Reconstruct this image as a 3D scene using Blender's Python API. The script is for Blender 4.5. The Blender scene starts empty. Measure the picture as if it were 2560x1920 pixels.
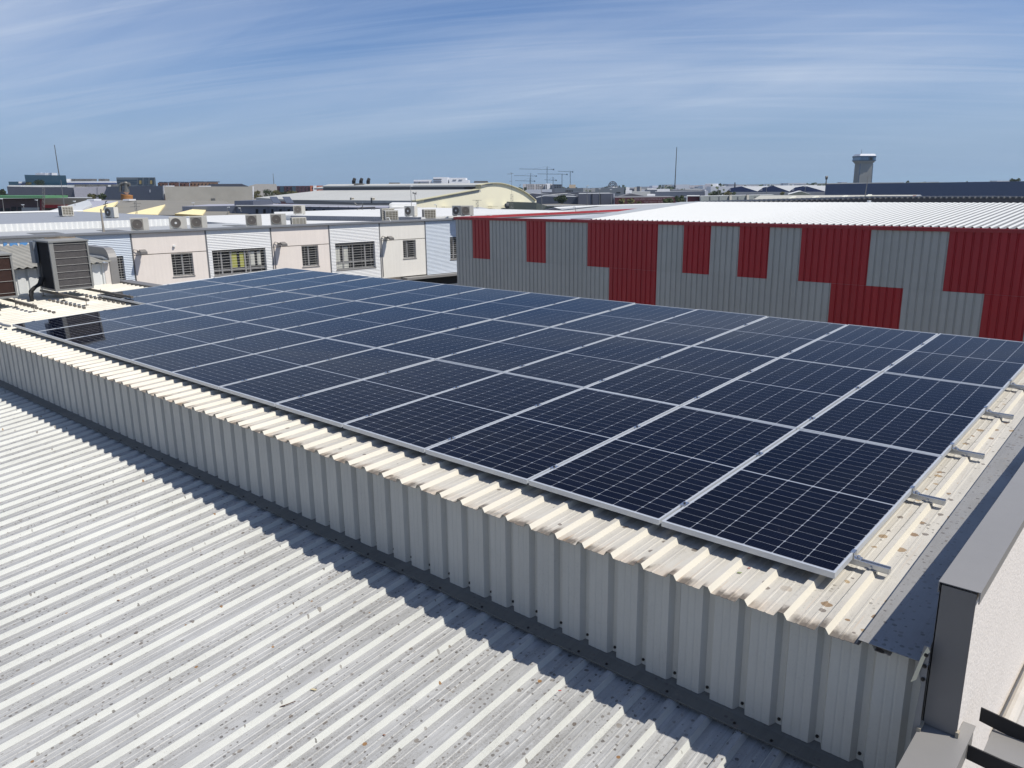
import bpy, bmesh, math, random
from mathutils import Vector, Matrix
random.seed(7)
S = bpy.context.scene
COL = S.collection
# ------------------------------------------------------------------ camera
CAM = Vector((1.20652, -3.90207, 1.971875))
RX = Vector((0.75044495, 0.66083804, -0.01120045))
DN = Vector((0.1518569, -0.1888916, -0.97018526))
FW = Vector((-0.643251, 0.72636977, -0.24210557))
F = 1956.166
cd = bpy.data.cameras.new('camera'); cam = bpy.data.objects.new('camera', cd); COL.objects.link(cam)
m = Matrix.Identity(4)
for r in range(3):
    m[r][0] = RX[r]; m[r][1] = -DN[r]; m[r][2] = -FW[r]; m[r][3] = CAM[r]
cam.matrix_world = m
cd.sensor_width = 36; cd.lens = F / 2560 * 36; cd.clip_start = 0.05; cd.clip_end = 20000
S.camera = cam
S.render.resolution_x = 1024; S.render.resolution_y = 768
# ------------------------------------------------------------------ light
SUNV = Vector((0.63, 0.305, 1.0)).normalized()
sd = bpy.data.lights.new('sun', 'SUN'); sd.energy = 5.0; sd.angle = math.radians(0.53); sd.color = (1.0, 0.95, 0.87)
sun = bpy.data.objects.new('sun', sd); COL.objects.link(sun)
sun.rotation_euler = (-SUNV).to_track_quat('-Z', 'Y').to_euler(); sun.location = (20, 10, 40)
W = bpy.data.worlds.new('World'); S.world = W; W.use_nodes = True
nt = W.node_tree; N = nt.nodes; L = nt.links; N.clear()
out = N.new('ShaderNodeOutputWorld'); bg = N.new('ShaderNodeBackground'); bg.inputs[1].default_value = 0.078
sky = N.new('ShaderNodeTexSky'); sky.sky_type = 'NISHITA'; sky.sun_disc = False
sky.sun_elevation = math.asin(SUNV.z); sky.sun_rotation = math.atan2(SUNV.x, SUNV.y)
sky.air_density = 1.0; sky.dust_density = 0.35; sky.ozone_density = 3.0; sky.altitude = 30
# cirrus laid out on a high horizontal sheet: direction divided by its height
tc = N.new('ShaderNodeTexCoord'); sep = N.new('ShaderNodeSeparateXYZ'); L.new(tc.outputs['Generated'], sep.inputs[0])
def wm(op, a, b=None, c=None):
    n = N.new('ShaderNodeMath'); n.operation = op
    for i, v in enumerate((a, b, c)):
        if v is None: continue
        if isinstance(v, (int, float)): n.inputs[i].default_value = v
        else: L.new(v, n.inputs[i])
    return n.outputs[0]
zz = wm('ADD', wm('MAXIMUM', sep.outputs[2], 0.0), 0.20)
cx = wm('DIVIDE', sep.outputs[0], zz); cy = wm('DIVIDE', sep.outputs[1], zz)
comb = N.new('ShaderNodeCombineXYZ'); L.new(cx, comb.inputs[0]); L.new(cy, comb.inputs[1])
def cloudnoise(rot, scl, loc, scale, detail, rough, dist):
    mp = N.new('ShaderNodeMapping'); mp.vector_type = 'TEXTURE'
    mp.inputs['Rotation'].default_value = (0, 0, math.radians(rot)); mp.inputs['Scale'].default_value = scl; mp.inputs['Location'].default_value = loc
    L.new(comb.outputs[0], mp.inputs[0])
    n = N.new('ShaderNodeTexNoise'); n.inputs['Scale'].default_value = scale; n.inputs['Detail'].default_value = detail
    n.inputs['Roughness'].default_value = rough; n.inputs['Distortion'].default_value = dist
    L.new(mp.outputs[0], n.inputs['Vector']); return n.outputs[0]
def ramp(v, a, b):
    r = N.new('ShaderNodeMapRange'); r.inputs[1].default_value = a; r.inputs[2].default_value = b; L.new(v, r.inputs[0]); r.clamp = True
    return r.outputs[0]
CR = 22
broad = ramp(cloudnoise(CR, (2.6, 1.1, 1), (8.2, 0.9, 0), 1.0, 2, 0.45, 0.3), 0.30, 0.66)
fine = ramp(cloudnoise(CR - 8, (4.0, 0.9, 1), (0.7, 4.1, 0), 2.6, 9, 0.60, 1.0), 0.28, 0.72)
wisp = ramp(cloudnoise(CR + 10, (6.5, 0.55, 1), (3.1, 2.2, 0), 2.6, 11, 0.66, 0.9), 0.46, 0.78)
amt = wm('ADD', wm('MULTIPLY', broad, wm('ADD', wm('MULTIPLY', fine, 0.55), 0.42)), wm('MULTIPLY', wisp, 0.45))
low = N.new('ShaderNodeMapRange'); low.inputs[1].default_value = 0.015; low.inputs[2].default_value = 0.11; L.new(sep.outputs[2], low.inputs[0])
amt = wm('MULTIPLY', amt, wm('ADD', wm('MULTIPLY', low.outputs[0], 0.88), 0.10))
hi = N.new('ShaderNodeMapRange'); hi.inputs[1].default_value = 0.34; hi.inputs[2].default_value = 0.80; hi.inputs[3].default_value = 1.0; hi.inputs[4].default_value = 0.35; L.new(sep.outputs[2], hi.inputs[0])
amt = wm('MULTIPLY', wm('MINIMUM', wm('MULTIPLY', amt, 0.74), 0.8), hi.outputs[0])
tint = N.new('ShaderNodeMix'); tint.data_type = 'RGBA'; tint.blend_type = 'MULTIPLY'; tint.inputs[0].default_value = 1.0
L.new(sky.outputs[0], tint.inputs[6]); tint.inputs[7].default_value = (0.58, 0.83, 1.25, 1)
mix = N.new('ShaderNodeMix'); mix.data_type = 'RGBA'; air = N.new('ShaderNodeMix'); air.data_type = 'RGBA'; L.new(tint.outputs[2], air.inputs[6]); air.inputs[7].default_value = (3.75, 5.2, 7.7, 1)
L.new(wm('POWER', 2.718, wm('MULTIPLY', wm('MAXIMUM', sep.outputs[2], 0.0), -8.5)), air.inputs[0])
L.new(amt, mix.inputs[0]); L.new(air.outputs[2], mix.inputs[6]); mix.inputs[7].default_value = (8.0, 9.0, 10.7, 1)
L.new(mix.outputs[2], bg.inputs[0]); L.new(bg.outputs[0], out.inputs[0])
S.view_settings.view_transform = 'Standard'; S.view_settings.look = 'None'; S.view_settings.gamma = 1; S.view_settings.use_curve_mapping = False
S.view_settings.exposure = 0.0
S.render.engine = 'CYCLES'

# ------------------------------------------------------------------ helpers
ALB = 0.88      # paint and sheet are a little darker than their sRGB look in full sun
def srgb(r, g, b):
    f = lambda c: (c / 255 / 12.92) if c / 255 <= 0.04045 else ((c / 255 + 0.055) / 1.055) ** 2.4
    return (f(r) * ALB, f(g) * ALB, f(b) * ALB)
MATS = {}
def mat(name, col, rough=0.6, metal=0.0, coat=0.0, var=0.08, vscale=3.0, spec=0.5, bump=0.0, bscale=40.0, streak=0.0):
    if name in MATS: return MATS[name]
    M = bpy.data.materials.new(name); M.use_nodes = True; t = M.node_tree; b = t.nodes['Principled BSDF']
    b.inputs['Roughness'].default_value = rough; b.inputs['Metallic'].default_value = metal
    b.inputs['Coat Weight'].default_value = coat; b.inputs['Coat Roughness'].default_value = 0.04
    b.inputs['Specular IOR Level'].default_value = spec
    geo = t.nodes.new('ShaderNodeNewGeometry'); no = t.nodes.new('ShaderNodeTexNoise'); no.inputs['Scale'].default_value = vscale; no.inputs['Detail'].default_value = 6
    no.inputs['Roughness'].default_value = 0.65
    t.links.new(geo.outputs['Position'], no.inputs['Vector'])
    mr = t.nodes.new('ShaderNodeMapRange'); mr.inputs[1].default_value = 0.3; mr.inputs[2].default_value = 0.7
    mr.inputs[3].default_value = 1 - var; mr.inputs[4].default_value = 1 + var; t.links.new(no.outputs[0], mr.inputs[0])
    mx = t.nodes.new('ShaderNodeMix'); mx.data_type = 'RGBA'; mx.blend_type = 'MULTIPLY'; mx.inputs[0].default_value = 1
    mx.inputs[6].default_value = (*col, 1); t.links.new(mr.outputs[0], mx.inputs[7]); t.links.new(mx.outputs[2], b.inputs['Base Color'])
    if bump:
        n2 = t.nodes.new('ShaderNodeTexNoise'); n2.inputs['Scale'].default_value = bscale; n2.inputs['Detail'].default_value = 4; t.links.new(geo.outputs['Position'], n2.inputs['Vector'])
        bp = t.nodes.new('ShaderNodeBump'); bp.inputs['Strength'].default_value = bump; bp.inputs['Distance'].default_value = 0.01
        t.links.new(n2.outputs[0], bp.inputs['Height']); t.links.new(bp.outputs[0], b.inputs['Normal'])
    if streak:      # rain streaks running down the face and a little difference from sheet to sheet
        mp = t.nodes.new('ShaderNodeMapping'); mp.inputs['Scale'].default_value = (9, 9, .35); t.links.new(geo.outputs['Position'], mp.inputs[0])
        n3 = t.nodes.new('ShaderNodeTexNoise'); n3.inputs['Scale'].default_value = 1.0; n3.inputs['Detail'].default_value = 5; t.links.new(mp.outputs[0], n3.inputs['Vector'])
        oi = t.nodes.new('ShaderNodeObjectInfo'); ad = t.nodes.new('ShaderNodeMath'); ad.operation = 'MULTIPLY_ADD'; ad.inputs[1].default_value = .25; t.links.new(oi.outputs['Random'], ad.inputs[0]); t.links.new(n3.outputs[0], ad.inputs[2])
        m3 = t.nodes.new('ShaderNodeMapRange'); m3.inputs[1].default_value = .35; m3.inputs[2].default_value = .95; m3.inputs[3].default_value = 1 + streak * .5; m3.inputs[4].default_value = 1 - streak; t.links.new(ad.outputs[0], m3.inputs[0])
        x3 = t.nodes.new('ShaderNodeMix'); x3.data_type = 'RGBA'; x3.blend_type = 'MULTIPLY'; x3.inputs[0].default_value = 1; t.links.new(mx.outputs[2], x3.inputs[6]); t.links.new(m3.outputs[0], x3.inputs[7]); t.links.new(x3.outputs[2], b.inputs['Base Color'])
    MATS[name] = M; return M

class NB:
    """small node-building helper for the dirt materials"""
    def __init__(s, M): s.t = M.node_tree; s.n = s.t.nodes; s.l = s.t.links; s.g = s.n.new('ShaderNodeNewGeometry'); s.sp = s.n.new('ShaderNodeSeparateXYZ'); s.l.new(s.g.outputs['Position'], s.sp.inputs[0])
    def m(s, op, a, b=None, c=None):
        n = s.n.new('ShaderNodeMath'); n.operation = op
        for i, v in enumerate((a, b, c)):
            if v is None: continue
            if isinstance(v, (int, float)): n.inputs[i].default_value = v
            else: s.l.new(v, n.inputs[i])
        return n.outputs[0]
    def vec(s, scale, loc=(0, 0, 0)):
        n = s.n.new('ShaderNodeMapping'); n.inputs['Scale'].default_value = scale; n.inputs['Location'].default_value = loc; s.l.new(s.g.outputs['Position'], n.inputs[0]); return n.outputs[0]
    def noise(s, scale, v=None, detail=5, rough=.6, dist=0):
        n = s.n.new('ShaderNodeTexNoise'); n.inputs['Scale'].default_value = scale; n.inputs['Detail'].default_value = detail; n.inputs['Roughness'].default_value = rough; n.inputs['Distortion'].default_value = dist
        s.l.new(v if v is not None else s.g.outputs['Position'], n.inputs['Vector']); return n.outputs[0]
    def mr(s, v, a, b, c=0., d=1.):
        n = s.n.new('ShaderNodeMapRange'); n.inputs[1].default_value = a; n.inputs[2].default_value = b; n.inputs[3].default_value = c; n.inputs[4].default_value = d; s.l.new(v, n.inputs[0]); return n.outputs[0]
    def spots(s, scale, radius, gate, v=None):
        n = s.n.new('ShaderNodeTexVoronoi'); n.voronoi_dimensions = '2D'; n.inputs['Scale'].default_value = scale; s.l.new(v if v is not None else s.g.outputs['Position'], n.inputs['Vector'])
        q = s.n.new('ShaderNodeSeparateColor'); s.l.new(n.outputs['Color'], q.inputs[0])
        rr = s.m('MULTIPLY', q.outputs[1], radius)
        rr = s.m('ADD', rr, radius * .35)
        wob = s.m('ADD', n.outputs['Distance'], s.m('MULTIPLY', s.m('SUBTRACT', s.noise(scale * 3, detail=2), .5), radius * 1.6))
        inside = s.m('GREATER_THAN', rr, wob)
        return s.m('MULTIPLY', inside, s.m('LESS_THAN', q.outputs[0], gate)), q.outputs[2]
    def mix(s, f, a, b):
        n = s.n.new('ShaderNodeMix'); n.data_type = 'RGBA'
        if isinstance(f, (int, float)): n.inputs[0].default_value = f
        else: s.l.new(f, n.inputs[0])
        for i, v in ((6, a), (7, b)):
            if isinstance(v, tuple): n.inputs[i].default_value = (*v, 1)
            else: s.l.new(v, n.inputs[i])
        return n.outputs[2]

def dirtmat(name, base, amount, lichen=0.0, eave=False, orange=False, rough=.5, streak=.5, darkcol=(.10, .095, .085)):
    M = bpy.data.materials.new(name); M.use_nodes = True; b = M.node_tree.nodes['Principled BSDF']; B = NB(M)
    b.inputs['Roughness'].default_value = rough; b.inputs['Specular IOR Level'].default_value = .4
    # long streaks down the sheet (along Y), cloudy patches, fine speckle
    st = B.mr(B.noise(1.0, B.vec((34, 1.3, 4)), 6, .6, .3), .38, .72)
    cl = B.mr(B.noise(1.7, B.vec((1.6, .8, 1)), 5, .6, .6), .30, .70)
    sp = B.mr(B.noise(150, None, 3, .7), .50, .66)
    fine = B.mr(B.noise(38, B.vec((1.3, .7, 1)), 5, .7), .44, .66)
    d = B.m('MULTIPLY', B.m('ADD', B.m('MULTIPLY', st, streak), B.m('MULTIPLY', cl, .5)), amount)
    d2 = B.m('MULTIPLY', B.m('MULTIPLY', sp, fine), B.m('MULTIPLY', B.m('POWER', cl, 1.6), amount * 1.6))
    bp_ = B.mr(B.noise(.55, B.vec((1.3, .7, 1), (9, 2, 0)), 4, .6, .5), .38, .66)
    d = B.m('ADD', d, B.m('MULTIPLY', bp_, .22 * amount))
    c = B.mix(d, base, tuple(x * .60 for x in base))
    c = B.mix(B.m('MINIMUM', d2, .85), c, darkcol)
    if lichen > .3:
        c = B.mix(B.m('MULTIPLY', B.mr(B.noise(6, B.vec((1.5, .9, 1)), 6, .7, .8), .45, .75), .30), c, tuple(x * .55 for x in base))
        zone = B.m('MULTIPLY', B.mr(B.sp.outputs[0], -3.2, -.3), B.mr(B.sp.outputs[1], -.7, -1.5))
        pt = B.mr(B.noise(2.2, B.vec((2.4, .8, 1), (4, 1, 0)), 5, .65, .4), .42, .62); gr = B.mr(B.noise(95, None, 4, .75), .40, .60)
        c = B.mix(B.m('MULTIPLY', B.m('MULTIPLY', pt, gr), B.m('ADD', B.m('MULTIPLY', zone, .75), .22)), c, (.15, .135, .105))
        dr = B.mr(B.noise(1.0, B.vec((70, .9, 4), (.3, 0, 0)), 4, .6, .2), .58, .66)
        c = B.mix(B.m('MULTIPLY', dr, B.m('MULTIPLY', gr, .42)), c, (.16, .15, .135))
    if lichen:
        a, v = B.spots(26, .21, lichen); v2 = B.mix(v, (.07, .062, .055), (.20, .18, .16)); c = B.mix(B.m('MULTIPLY', a, B.m('MULTIPLY', B.mr(cl, .0, .45), .8)), c, v2)
        a, v = B.spots(9.5, .11, lichen * .45); v2 = B.mix(v, (.11, .085, .065), (.26, .24, .21)); c = B.mix(B.m('MULTIPLY', a, .85), c, v2)
        a, v = B.spots(4.2, .036, .10); c = B.mix(B.m('MULTIPLY', a, .9), c, (.24, .12, .035))
    if eave:
        y = B.m('ADD', B.sp.outputs[1], B.m('MULTIPLY', B.m('SUBTRACT', B.noise(9, None, 4), .5), .16))
        e = B.mr(y, -.405, -.27, 1., 0.)
        g = B.mr(B.noise(4.6, B.vec((1, .4, 1)), 3, .6), .36, .60)
        c = B.mix(B.m('MULTIPLY', e, B.m('ADD', B.m('MULTIPLY', g, .45), .12)), c, (.44, .31, .19))
        y2 = B.m('ADD', B.sp.outputs[1], B.m('MULTIPLY', B.m('SUBTRACT', B.noise(30, B.vec((1, .5, 1)), 3), .5), .12))
        e2 = B.mr(y2, -.375, -.320, 1., 0.); g2 = B.mr(B.noise(11, B.vec((1, .2, 1), (3, 0, 0)), 2, .5), .42, .54)
        c = B.mix(B.m('MULTIPLY', e2, B.m('MULTIPLY', g2, .82)), c, (.075, .06, .045))
        rst = B.mr(B.noise(1, B.vec((60, .5, 60), (1.7, 0, 0)), 1, .5), .66, .70); ry = B.mr(B.sp.outputs[1], -.42, -.05, 1., .3)
        c = B.mix(B.m('MULTIPLY', B.m('MULTIPLY', rst, ry), .35), c, (.50, .30, .13))
    if orange:
        side = B.mr(B.sp.outputs[0], -.30, .0)
        a, v = B.spots(8.5, .20, .34); c = B.mix(B.m('MULTIPLY', B.m('MULTIPLY', a, side), .8), c, B.mix(v, (.17, .085, .02), (.34, .24, .12)))
        a, v = B.spots(30, .25, .5); m2 = B.mr(B.noise(5, None, 3), .5, .62); c = B.mix(B.m('MULTIPLY', B.m('MULTIPLY', a, m2), B.m('MULTIPLY', side, .75)), c, (.13, .115, .095))
        a, v = B.spots(6, .10, .30); c = B.mix(B.m('MULTIPLY', a, .75), c, (.10, .075, .06))
    M.node_tree.links.new(c, b.inputs['Base Color'])
    r = B.mr(cl, 0, 1, rough - .06, rough + .12); M.node_tree.links.new(r, b.inputs['Roughness'])
    bp = B.n.new('ShaderNodeBump'); bp.inputs['Strength'].default_value = .12; bp.inputs['Distance'].default_value = .004
    M.node_tree.links.new(B.noise(22, B.vec((1, .35, 1)), 3), bp.inputs['Height']); M.node_tree.links.new(bp.outputs[0], b.inputs['Normal'])
    MATS[name] = M; return M

class MB:
    def __init__(s): s.v = []; s.f = []; s.mi = []
    def poly(s, pts, mi=0):
        i = len(s.v); s.v += [tuple(p) for p in pts]; s.f.append(list(range(i, i + len(pts)))); s.mi.append(mi)
    def prism(s, poly, ext, mi=0, top=None):
        """closed solid: polygon of Vectors plus the same polygon moved by ext"""
        p = [Vector(q) for q in poly]; e = Vector(ext); n = len(p); i = len(s.v)
        s.v += [tuple(q) for q in p] + [tuple(q + e) for q in p]
        s.f.append(list(range(i, i + n))); s.mi.append(mi)
        s.f.append([i + n + k for k in reversed(range(n))]); s.mi.append(mi)
        for k in range(n):
            j = (k + 1) % n; s.f.append([i + j, i + k, i + n + k, i + n + j]); s.mi.append(mi if top is None else top[k] if isinstance(top, (list, tuple)) else top)
    def box(s, a, b, mi=0, M=None):
        x0, y0, z0 = a; x1, y1, z1 = b
        c = [Vector(q) for q in ((x0, y0, z0), (x1, y0, z0), (x1, y1, z0), (x0, y1, z0), (x0, y0, z1), (x1, y0, z1), (x1, y1, z1), (x0, y1, z1))]
        if M: c = [M @ q for q in c]
        i = len(s.v); s.v += [tuple(q) for q in c]
        for f in ((0, 3, 2, 1), (4, 5, 6, 7), (0, 1, 5, 4), (1, 2, 6, 5), (2, 3, 7, 6), (3, 0, 4, 7)): s.f.append([i + k for k in f]); s.mi.append(mi)
    def tube(s, a, b, r, r2=None, n=8, mi=0, cap=True):
        a = Vector(a); b = Vector(b); r2 = r if r2 is None else r2; d = (b - a).normalized()
        u = d.cross(Vector((0, 0, 1)) if abs(d.z) < .9 else Vector((1, 0, 0))).normalized(); w = d.cross(u); i = len(s.v)
        for (c, rr) in ((a, r), (b, r2)):
            for k in range(n):
                t = 2 * math.pi * k / n; s.v.append(tuple(c + (u * math.cos(t) + w * math.sin(t)) * rr))
        for k in range(n): j = (k + 1) % n; s.f.append([i + k, i + j, i + n + j, i + n + k]); s.mi.append(mi)
        if cap: s.f.append([i + k for k in reversed(range(n))]); s.mi.append(mi); s.f.append([i + n + k for k in range(n)]); s.mi.append(mi)
    def path(s, pts, r, n=6, mi=0):
        for p, q in zip(pts, pts[1:]): s.tube(p, q, r, n=n, mi=mi)
    def mesh(s, name, mats, smooth=False):
        me = bpy.data.meshes.new(name); me.from_pydata(s.v, [], s.f)
        for q in (mats if isinstance(mats, (list, tuple)) else [mats]): me.materials.append(q)
        me.polygons.foreach_set('material_index', s.mi)
        bm = bmesh.new(); bm.from_mesh(me); bmesh.ops.recalc_face_normals(bm, faces=bm.faces); bm.to_mesh(me); bm.free()
        if smooth: me.polygons.foreach_set('use_smooth', [True] * len(me.polygons))
        me.update(); return me
    def build(s, name, mats, parent=None, smooth=False):
        return link(name, s.mesh(name, mats, smooth), parent)
def link(name, me, parent=None, loc=None):
    o = bpy.data.objects.new(name, me); COL.objects.link(o)
    if parent: o.parent = parent
    if loc: o.location = loc
    return o
def tag(o, label=None, cat=None, group=None, kind=None):
    if label: o['label'] = label
    if cat: o['category'] = cat
    if group: o['group'] = group
    if kind: o['kind'] = kind
    return o
def thing(name, label, cat, loc=(0, 0, 0), group=None):
    o = bpy.data.objects.new(name, None); COL.objects.link(o); o.location = loc; o.empty_display_size = .2; return tag(o, label, cat, group)
def copy_tree(o, parent=None):
    c = o.copy(); COL.objects.link(c); c.parent = parent
    for ch in list(o.children): copy_tree(ch, c)
    return c
FH = Vector((FW.x, FW.y, 0)).normalized(); RH = Vector((FH.y, -FH.x, 0))
def ray(px, py): return RX * ((px - 1280) / F) + DN * ((py - 960) / F) + FW
def P(px, py, d):
    """point seen at px,py that stands d metres ahead (measured level)"""
    r = ray(px, py); return CAM + r * (d / r.dot(FH))
P_ = P; LITN = Vector((.91, -.41, 0)).normalized()
def Pz(px, py, z):
    r = ray(px, py); return CAM + r * ((z - CAM.z) / r.z)
ROOF_A = 0.0386188
VU = Vector((0, math.cos(ROOF_A), math.sin(ROOF_A))); WU = Vector((0, -math.sin(ROOF_A), math.cos(ROOF_A)))
ROT = Matrix.Rotation(ROOF_A, 4, 'X')
def RP(x, v, w): return Vector((x, 0, 0)) + VU * v + WU * w       # point on the tilted roof: x along the eave, v up the slope, w off the panel plane
GZ = -8.0
# ------------------------------------------------------------------ materials
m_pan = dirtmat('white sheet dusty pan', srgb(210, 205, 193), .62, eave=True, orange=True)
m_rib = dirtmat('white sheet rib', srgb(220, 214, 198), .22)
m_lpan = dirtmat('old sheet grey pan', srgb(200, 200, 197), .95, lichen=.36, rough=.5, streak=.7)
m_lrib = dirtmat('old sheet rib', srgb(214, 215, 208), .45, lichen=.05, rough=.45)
m_wall = dirtmat('white wall sheet', srgb(204, 201, 190), .35, rough=.42, streak=.3)
m_flash = dirtmat('grey flashing', srgb(124, 122, 114), .7, lichen=.3, rough=.5)
m_verge = dirtmat('verge flashing', srgb(150, 149, 146), .30, lichen=.6, rough=.4)
m_cap = mat('grey coping sheet', srgb(140, 138, 135), .42, .0, var=.05, vscale=2)
m_capd = mat('dark grey coping', srgb(122, 119, 115), .5, var=.06)
m_stucco = mat('white stucco', srgb(228, 221, 213), .85, var=.03, bump=.5, bscale=60)
m_alu = mat('anodised aluminium', srgb(190, 194, 200), .32, .85, var=.04)
m_frame = mat('panel frame aluminium', srgb(206, 210, 214), .38, .3, var=.03)
m_clamp = mat('bright clamp steel', srgb(206, 210, 216), .25, .9)
m_bolt = mat('dark bolt', srgb(70, 66, 62), .5, .6)
m_black = mat('black rubber', srgb(22, 22, 24), .6)
m_bar = mat('bar grey', srgb(190, 188, 182), .5)
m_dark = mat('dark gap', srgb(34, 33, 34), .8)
m_glassdk = mat('dark window glass', srgb(38, 40, 44), .12, spec=.8)
m_white = mat('white paint', srgb(232, 232, 228), .5, var=.04)
m_acbody = mat('ac cream casing', srgb(214, 210, 198), .5, var=.04)
m_acgrille = mat('ac grey grille', srgb(142, 138, 130), .6)
m_acdark = mat('ac dark side', srgb(92, 92, 92), .6)
m_steel = mat('galvanised steel', srgb(128, 126, 120), .5, .5)
m_rail = mat('weathered strut', srgb(118, 112, 104), .6, .3, var=.15)
m_green = mat('tree leaves', srgb(74, 84, 48), .8, var=.35, vscale=.8)
m_olive = mat('olive leaves', srgb(112, 108, 66), .8, var=.3, vscale=.8)
m_bark = mat('bark', srgb(84, 70, 58), .9)

# cells: dark silicon behind glass, thin busbars along the long side
M = bpy.data.materials.new('solar cell'); M.use_nodes = True; MATS['cell'] = M; B = NB(M); b = M.node_tree.nodes['Principled BSDF']
tco = B.n.new('ShaderNodeTexCoord'); so = B.n.new('ShaderNodeSeparateXYZ'); M.node_tree.links.new(tco.outputs['Object'], so.inputs[0])
fr = B.m('FRACT', B.m('ADD', B.m('MULTIPLY', so.outputs[0], 1 / .01685), .5)); ln = B.m('LESS_THAN', B.m('ABSOLUTE', B.m('SUBTRACT', fr, .5)), .035)
oi = B.n.new('ShaderNodeObjectInfo'); cc = B.mix(oi.outputs['Random'], (.0012, .0020, .0075), (.0019, .0032, .0110))
cc = B.mix(B.m('MULTIPLY', ln, .30), cc, (.03, .033, .045))
dust = B.m('MULTIPLY', B.mr(B.noise(5.5, None, 6, .7), .60, .74), B.mr(B.noise(70, None, 3, .7), .45, .7))
cc = B.mix(B.m('MULTIPLY', dust, .16), cc, (.18, .17, .15)); M.node_tree.links.new(cc, b.inputs['Base Color'])
b.inputs['Roughness'].default_value = .7; b.inputs['Specular IOR Level'].default_value = 0; b.inputs['Coat Weight'].default_value = 1; b.inputs['Coat IOR'].default_value = 1.165
M.node_tree.links.new(B.mr(B.noise(2.5, None, 4), .3, .7, .02, .06), b.inputs['Coat Roughness'])
m_cell = M
m_back = mat('white backsheet', srgb(160, 165, 174), .5, coat=1.0, var=.02); m_back.node_tree.nodes['Principled BSDF'].inputs['Coat IOR'].default_value = 1.2

# ------------------------------------------------------------------ ground and hills
gm = mat('urban ground', srgb(118, 114, 106), .9, var=.35, vscale=.02)
mb = MB(); mb.poly([(-7900, -900, GZ), (7900, -900, GZ), (7900, 7900, GZ), (-7900, 7900, GZ)]); tag(mb.build('ground', gm), kind='structure')

# ------------------------------------------------------------------ corrugated sheets
def profile(pitch, n, topw, basew, h, stiff=.0025):
    """list of (u, height, material slot of the segment that starts here); ribs stand up from wide pans"""
    out_ = []
    for k in range(n):
        c = (k + .5) * pitch
        if k == 0: out_.append((0, 0, 0))
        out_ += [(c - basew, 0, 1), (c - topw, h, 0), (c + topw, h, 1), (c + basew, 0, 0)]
        if k < n - 1 or True:
            w = pitch - 2 * basew; a = c + basew
            lim = (k + 1) * pitch if k == n - 1 else 9e9
            for q in (.30, .62):
                x = a + w * q
                if x + .016 < lim: out_ += [(x, 0, 0), (x + .004, stiff, 0), (x + .012, stiff, 0), (x + .016, 0, 0)]
    out_.append((n * pitch, 0, 0)); return out_
def sheet_mesh(name, prof, length, T, mats, seg=1, th=.0016):
    mb = MB(); rows = []
    for j in range(seg + 1):
        v = length * j / seg; rows.append(([T(u, v, h) for u, h, _ in prof], [T(u, v, h - th) for u, h, _ in prof]))
    i0 = []
    for a, bq in rows:
        i0.append(len(mb.v)); mb.v += [tuple(q) for q in a] + [tuple(q) for q in bq]
    n = len(prof)
    for j in range(seg):
        A, Bq = i0[j], i0[j + 1]
        for k in range(n - 1):
            s = prof[k][2]
            mb.f.append([A + k, A + k + 1, Bq + k + 1, Bq + k]); mb.mi.append(s)
            mb.f.append([A + n + k + 1, A + n + k, Bq + n + k, Bq + n + k + 1]); mb.mi.append(s)
        for k in (0, n - 1):
            mb.f.append([A + k, Bq + k, Bq + n + k, A + n + k]); mb.mi.append(0)
    for A in (i0[0], i0[-1]):
        for k in range(n - 1): mb.f.append([A + k, A + k + 1, A + n + k + 1, A + n + k]); mb.mi.append(prof[k][2])
    me = bpy.data.meshes.new(name); me.from_pydata(mb.v, [], mb.f)
    for q in mats: me.materials.append(q)
    me.polygons.foreach_set('material_index', mb.mi); me.update(); return me

# ------------------------------------------------------------------ our building: upper roof with the panels
near = thing('industrial_unit', 'white metal clad industrial unit whose ribbed roof carries the solar panels', 'building', (-8, 3, GZ))
near_loc = Vector(near.location)
def NL(o): o.parent = near; o.location = Vector(o.location) - near_loc; return o
UP = .206; U0 = .085                                   # rib pitch and the X of the last rib before the verge
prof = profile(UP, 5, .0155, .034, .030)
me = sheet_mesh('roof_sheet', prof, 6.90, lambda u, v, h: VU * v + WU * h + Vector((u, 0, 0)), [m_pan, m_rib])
roof_x = U0 + .5 * UP
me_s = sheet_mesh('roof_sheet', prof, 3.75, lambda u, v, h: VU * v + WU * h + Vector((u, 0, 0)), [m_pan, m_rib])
for k in range(18):
    x = roof_x - (k + 1) * 5 * UP
    v0 = -.412 + random.uniform(-.006, .006)
    o = link('roof_sheet', me if k < 15 else me_s); o.location = RP(x, v0, -.100 + (.0017 if k % 2 else 0)); NL(o)
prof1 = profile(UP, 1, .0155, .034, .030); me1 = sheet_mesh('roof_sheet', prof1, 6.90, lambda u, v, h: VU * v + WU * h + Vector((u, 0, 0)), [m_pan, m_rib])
o = link('roof_sheet', me1); o.location = RP(roof_x, -.41, -.0985); NL(o)
# ridge cap and the slope behind it
mb = MB(); mb.prism([RP(-15.26, 6.30, -.066), RP(.5, 6.30, -.066), RP(.5, 6.52, -.066), RP(-15.26, 6.52, -.066)], WU * -.004)
NL(mb.build('rear_edge_flashing', m_rib))
# body of the building
mb = MB(); mb.box((-15.25, -.27, GZ), (.555, 6.46, -.20)); mb.box((-18.4, -.27, GZ), (-15.252, 3.3, -.20)); NL(mb.build('inner_wall', m_wall))
# purlins seen as a dark band under the sheet
mb = MB(); mb.box((-18.4, -.26, -.199), (.5, -.20, -.118)); NL(mb.build('eave_purlin', m_dark))
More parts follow.
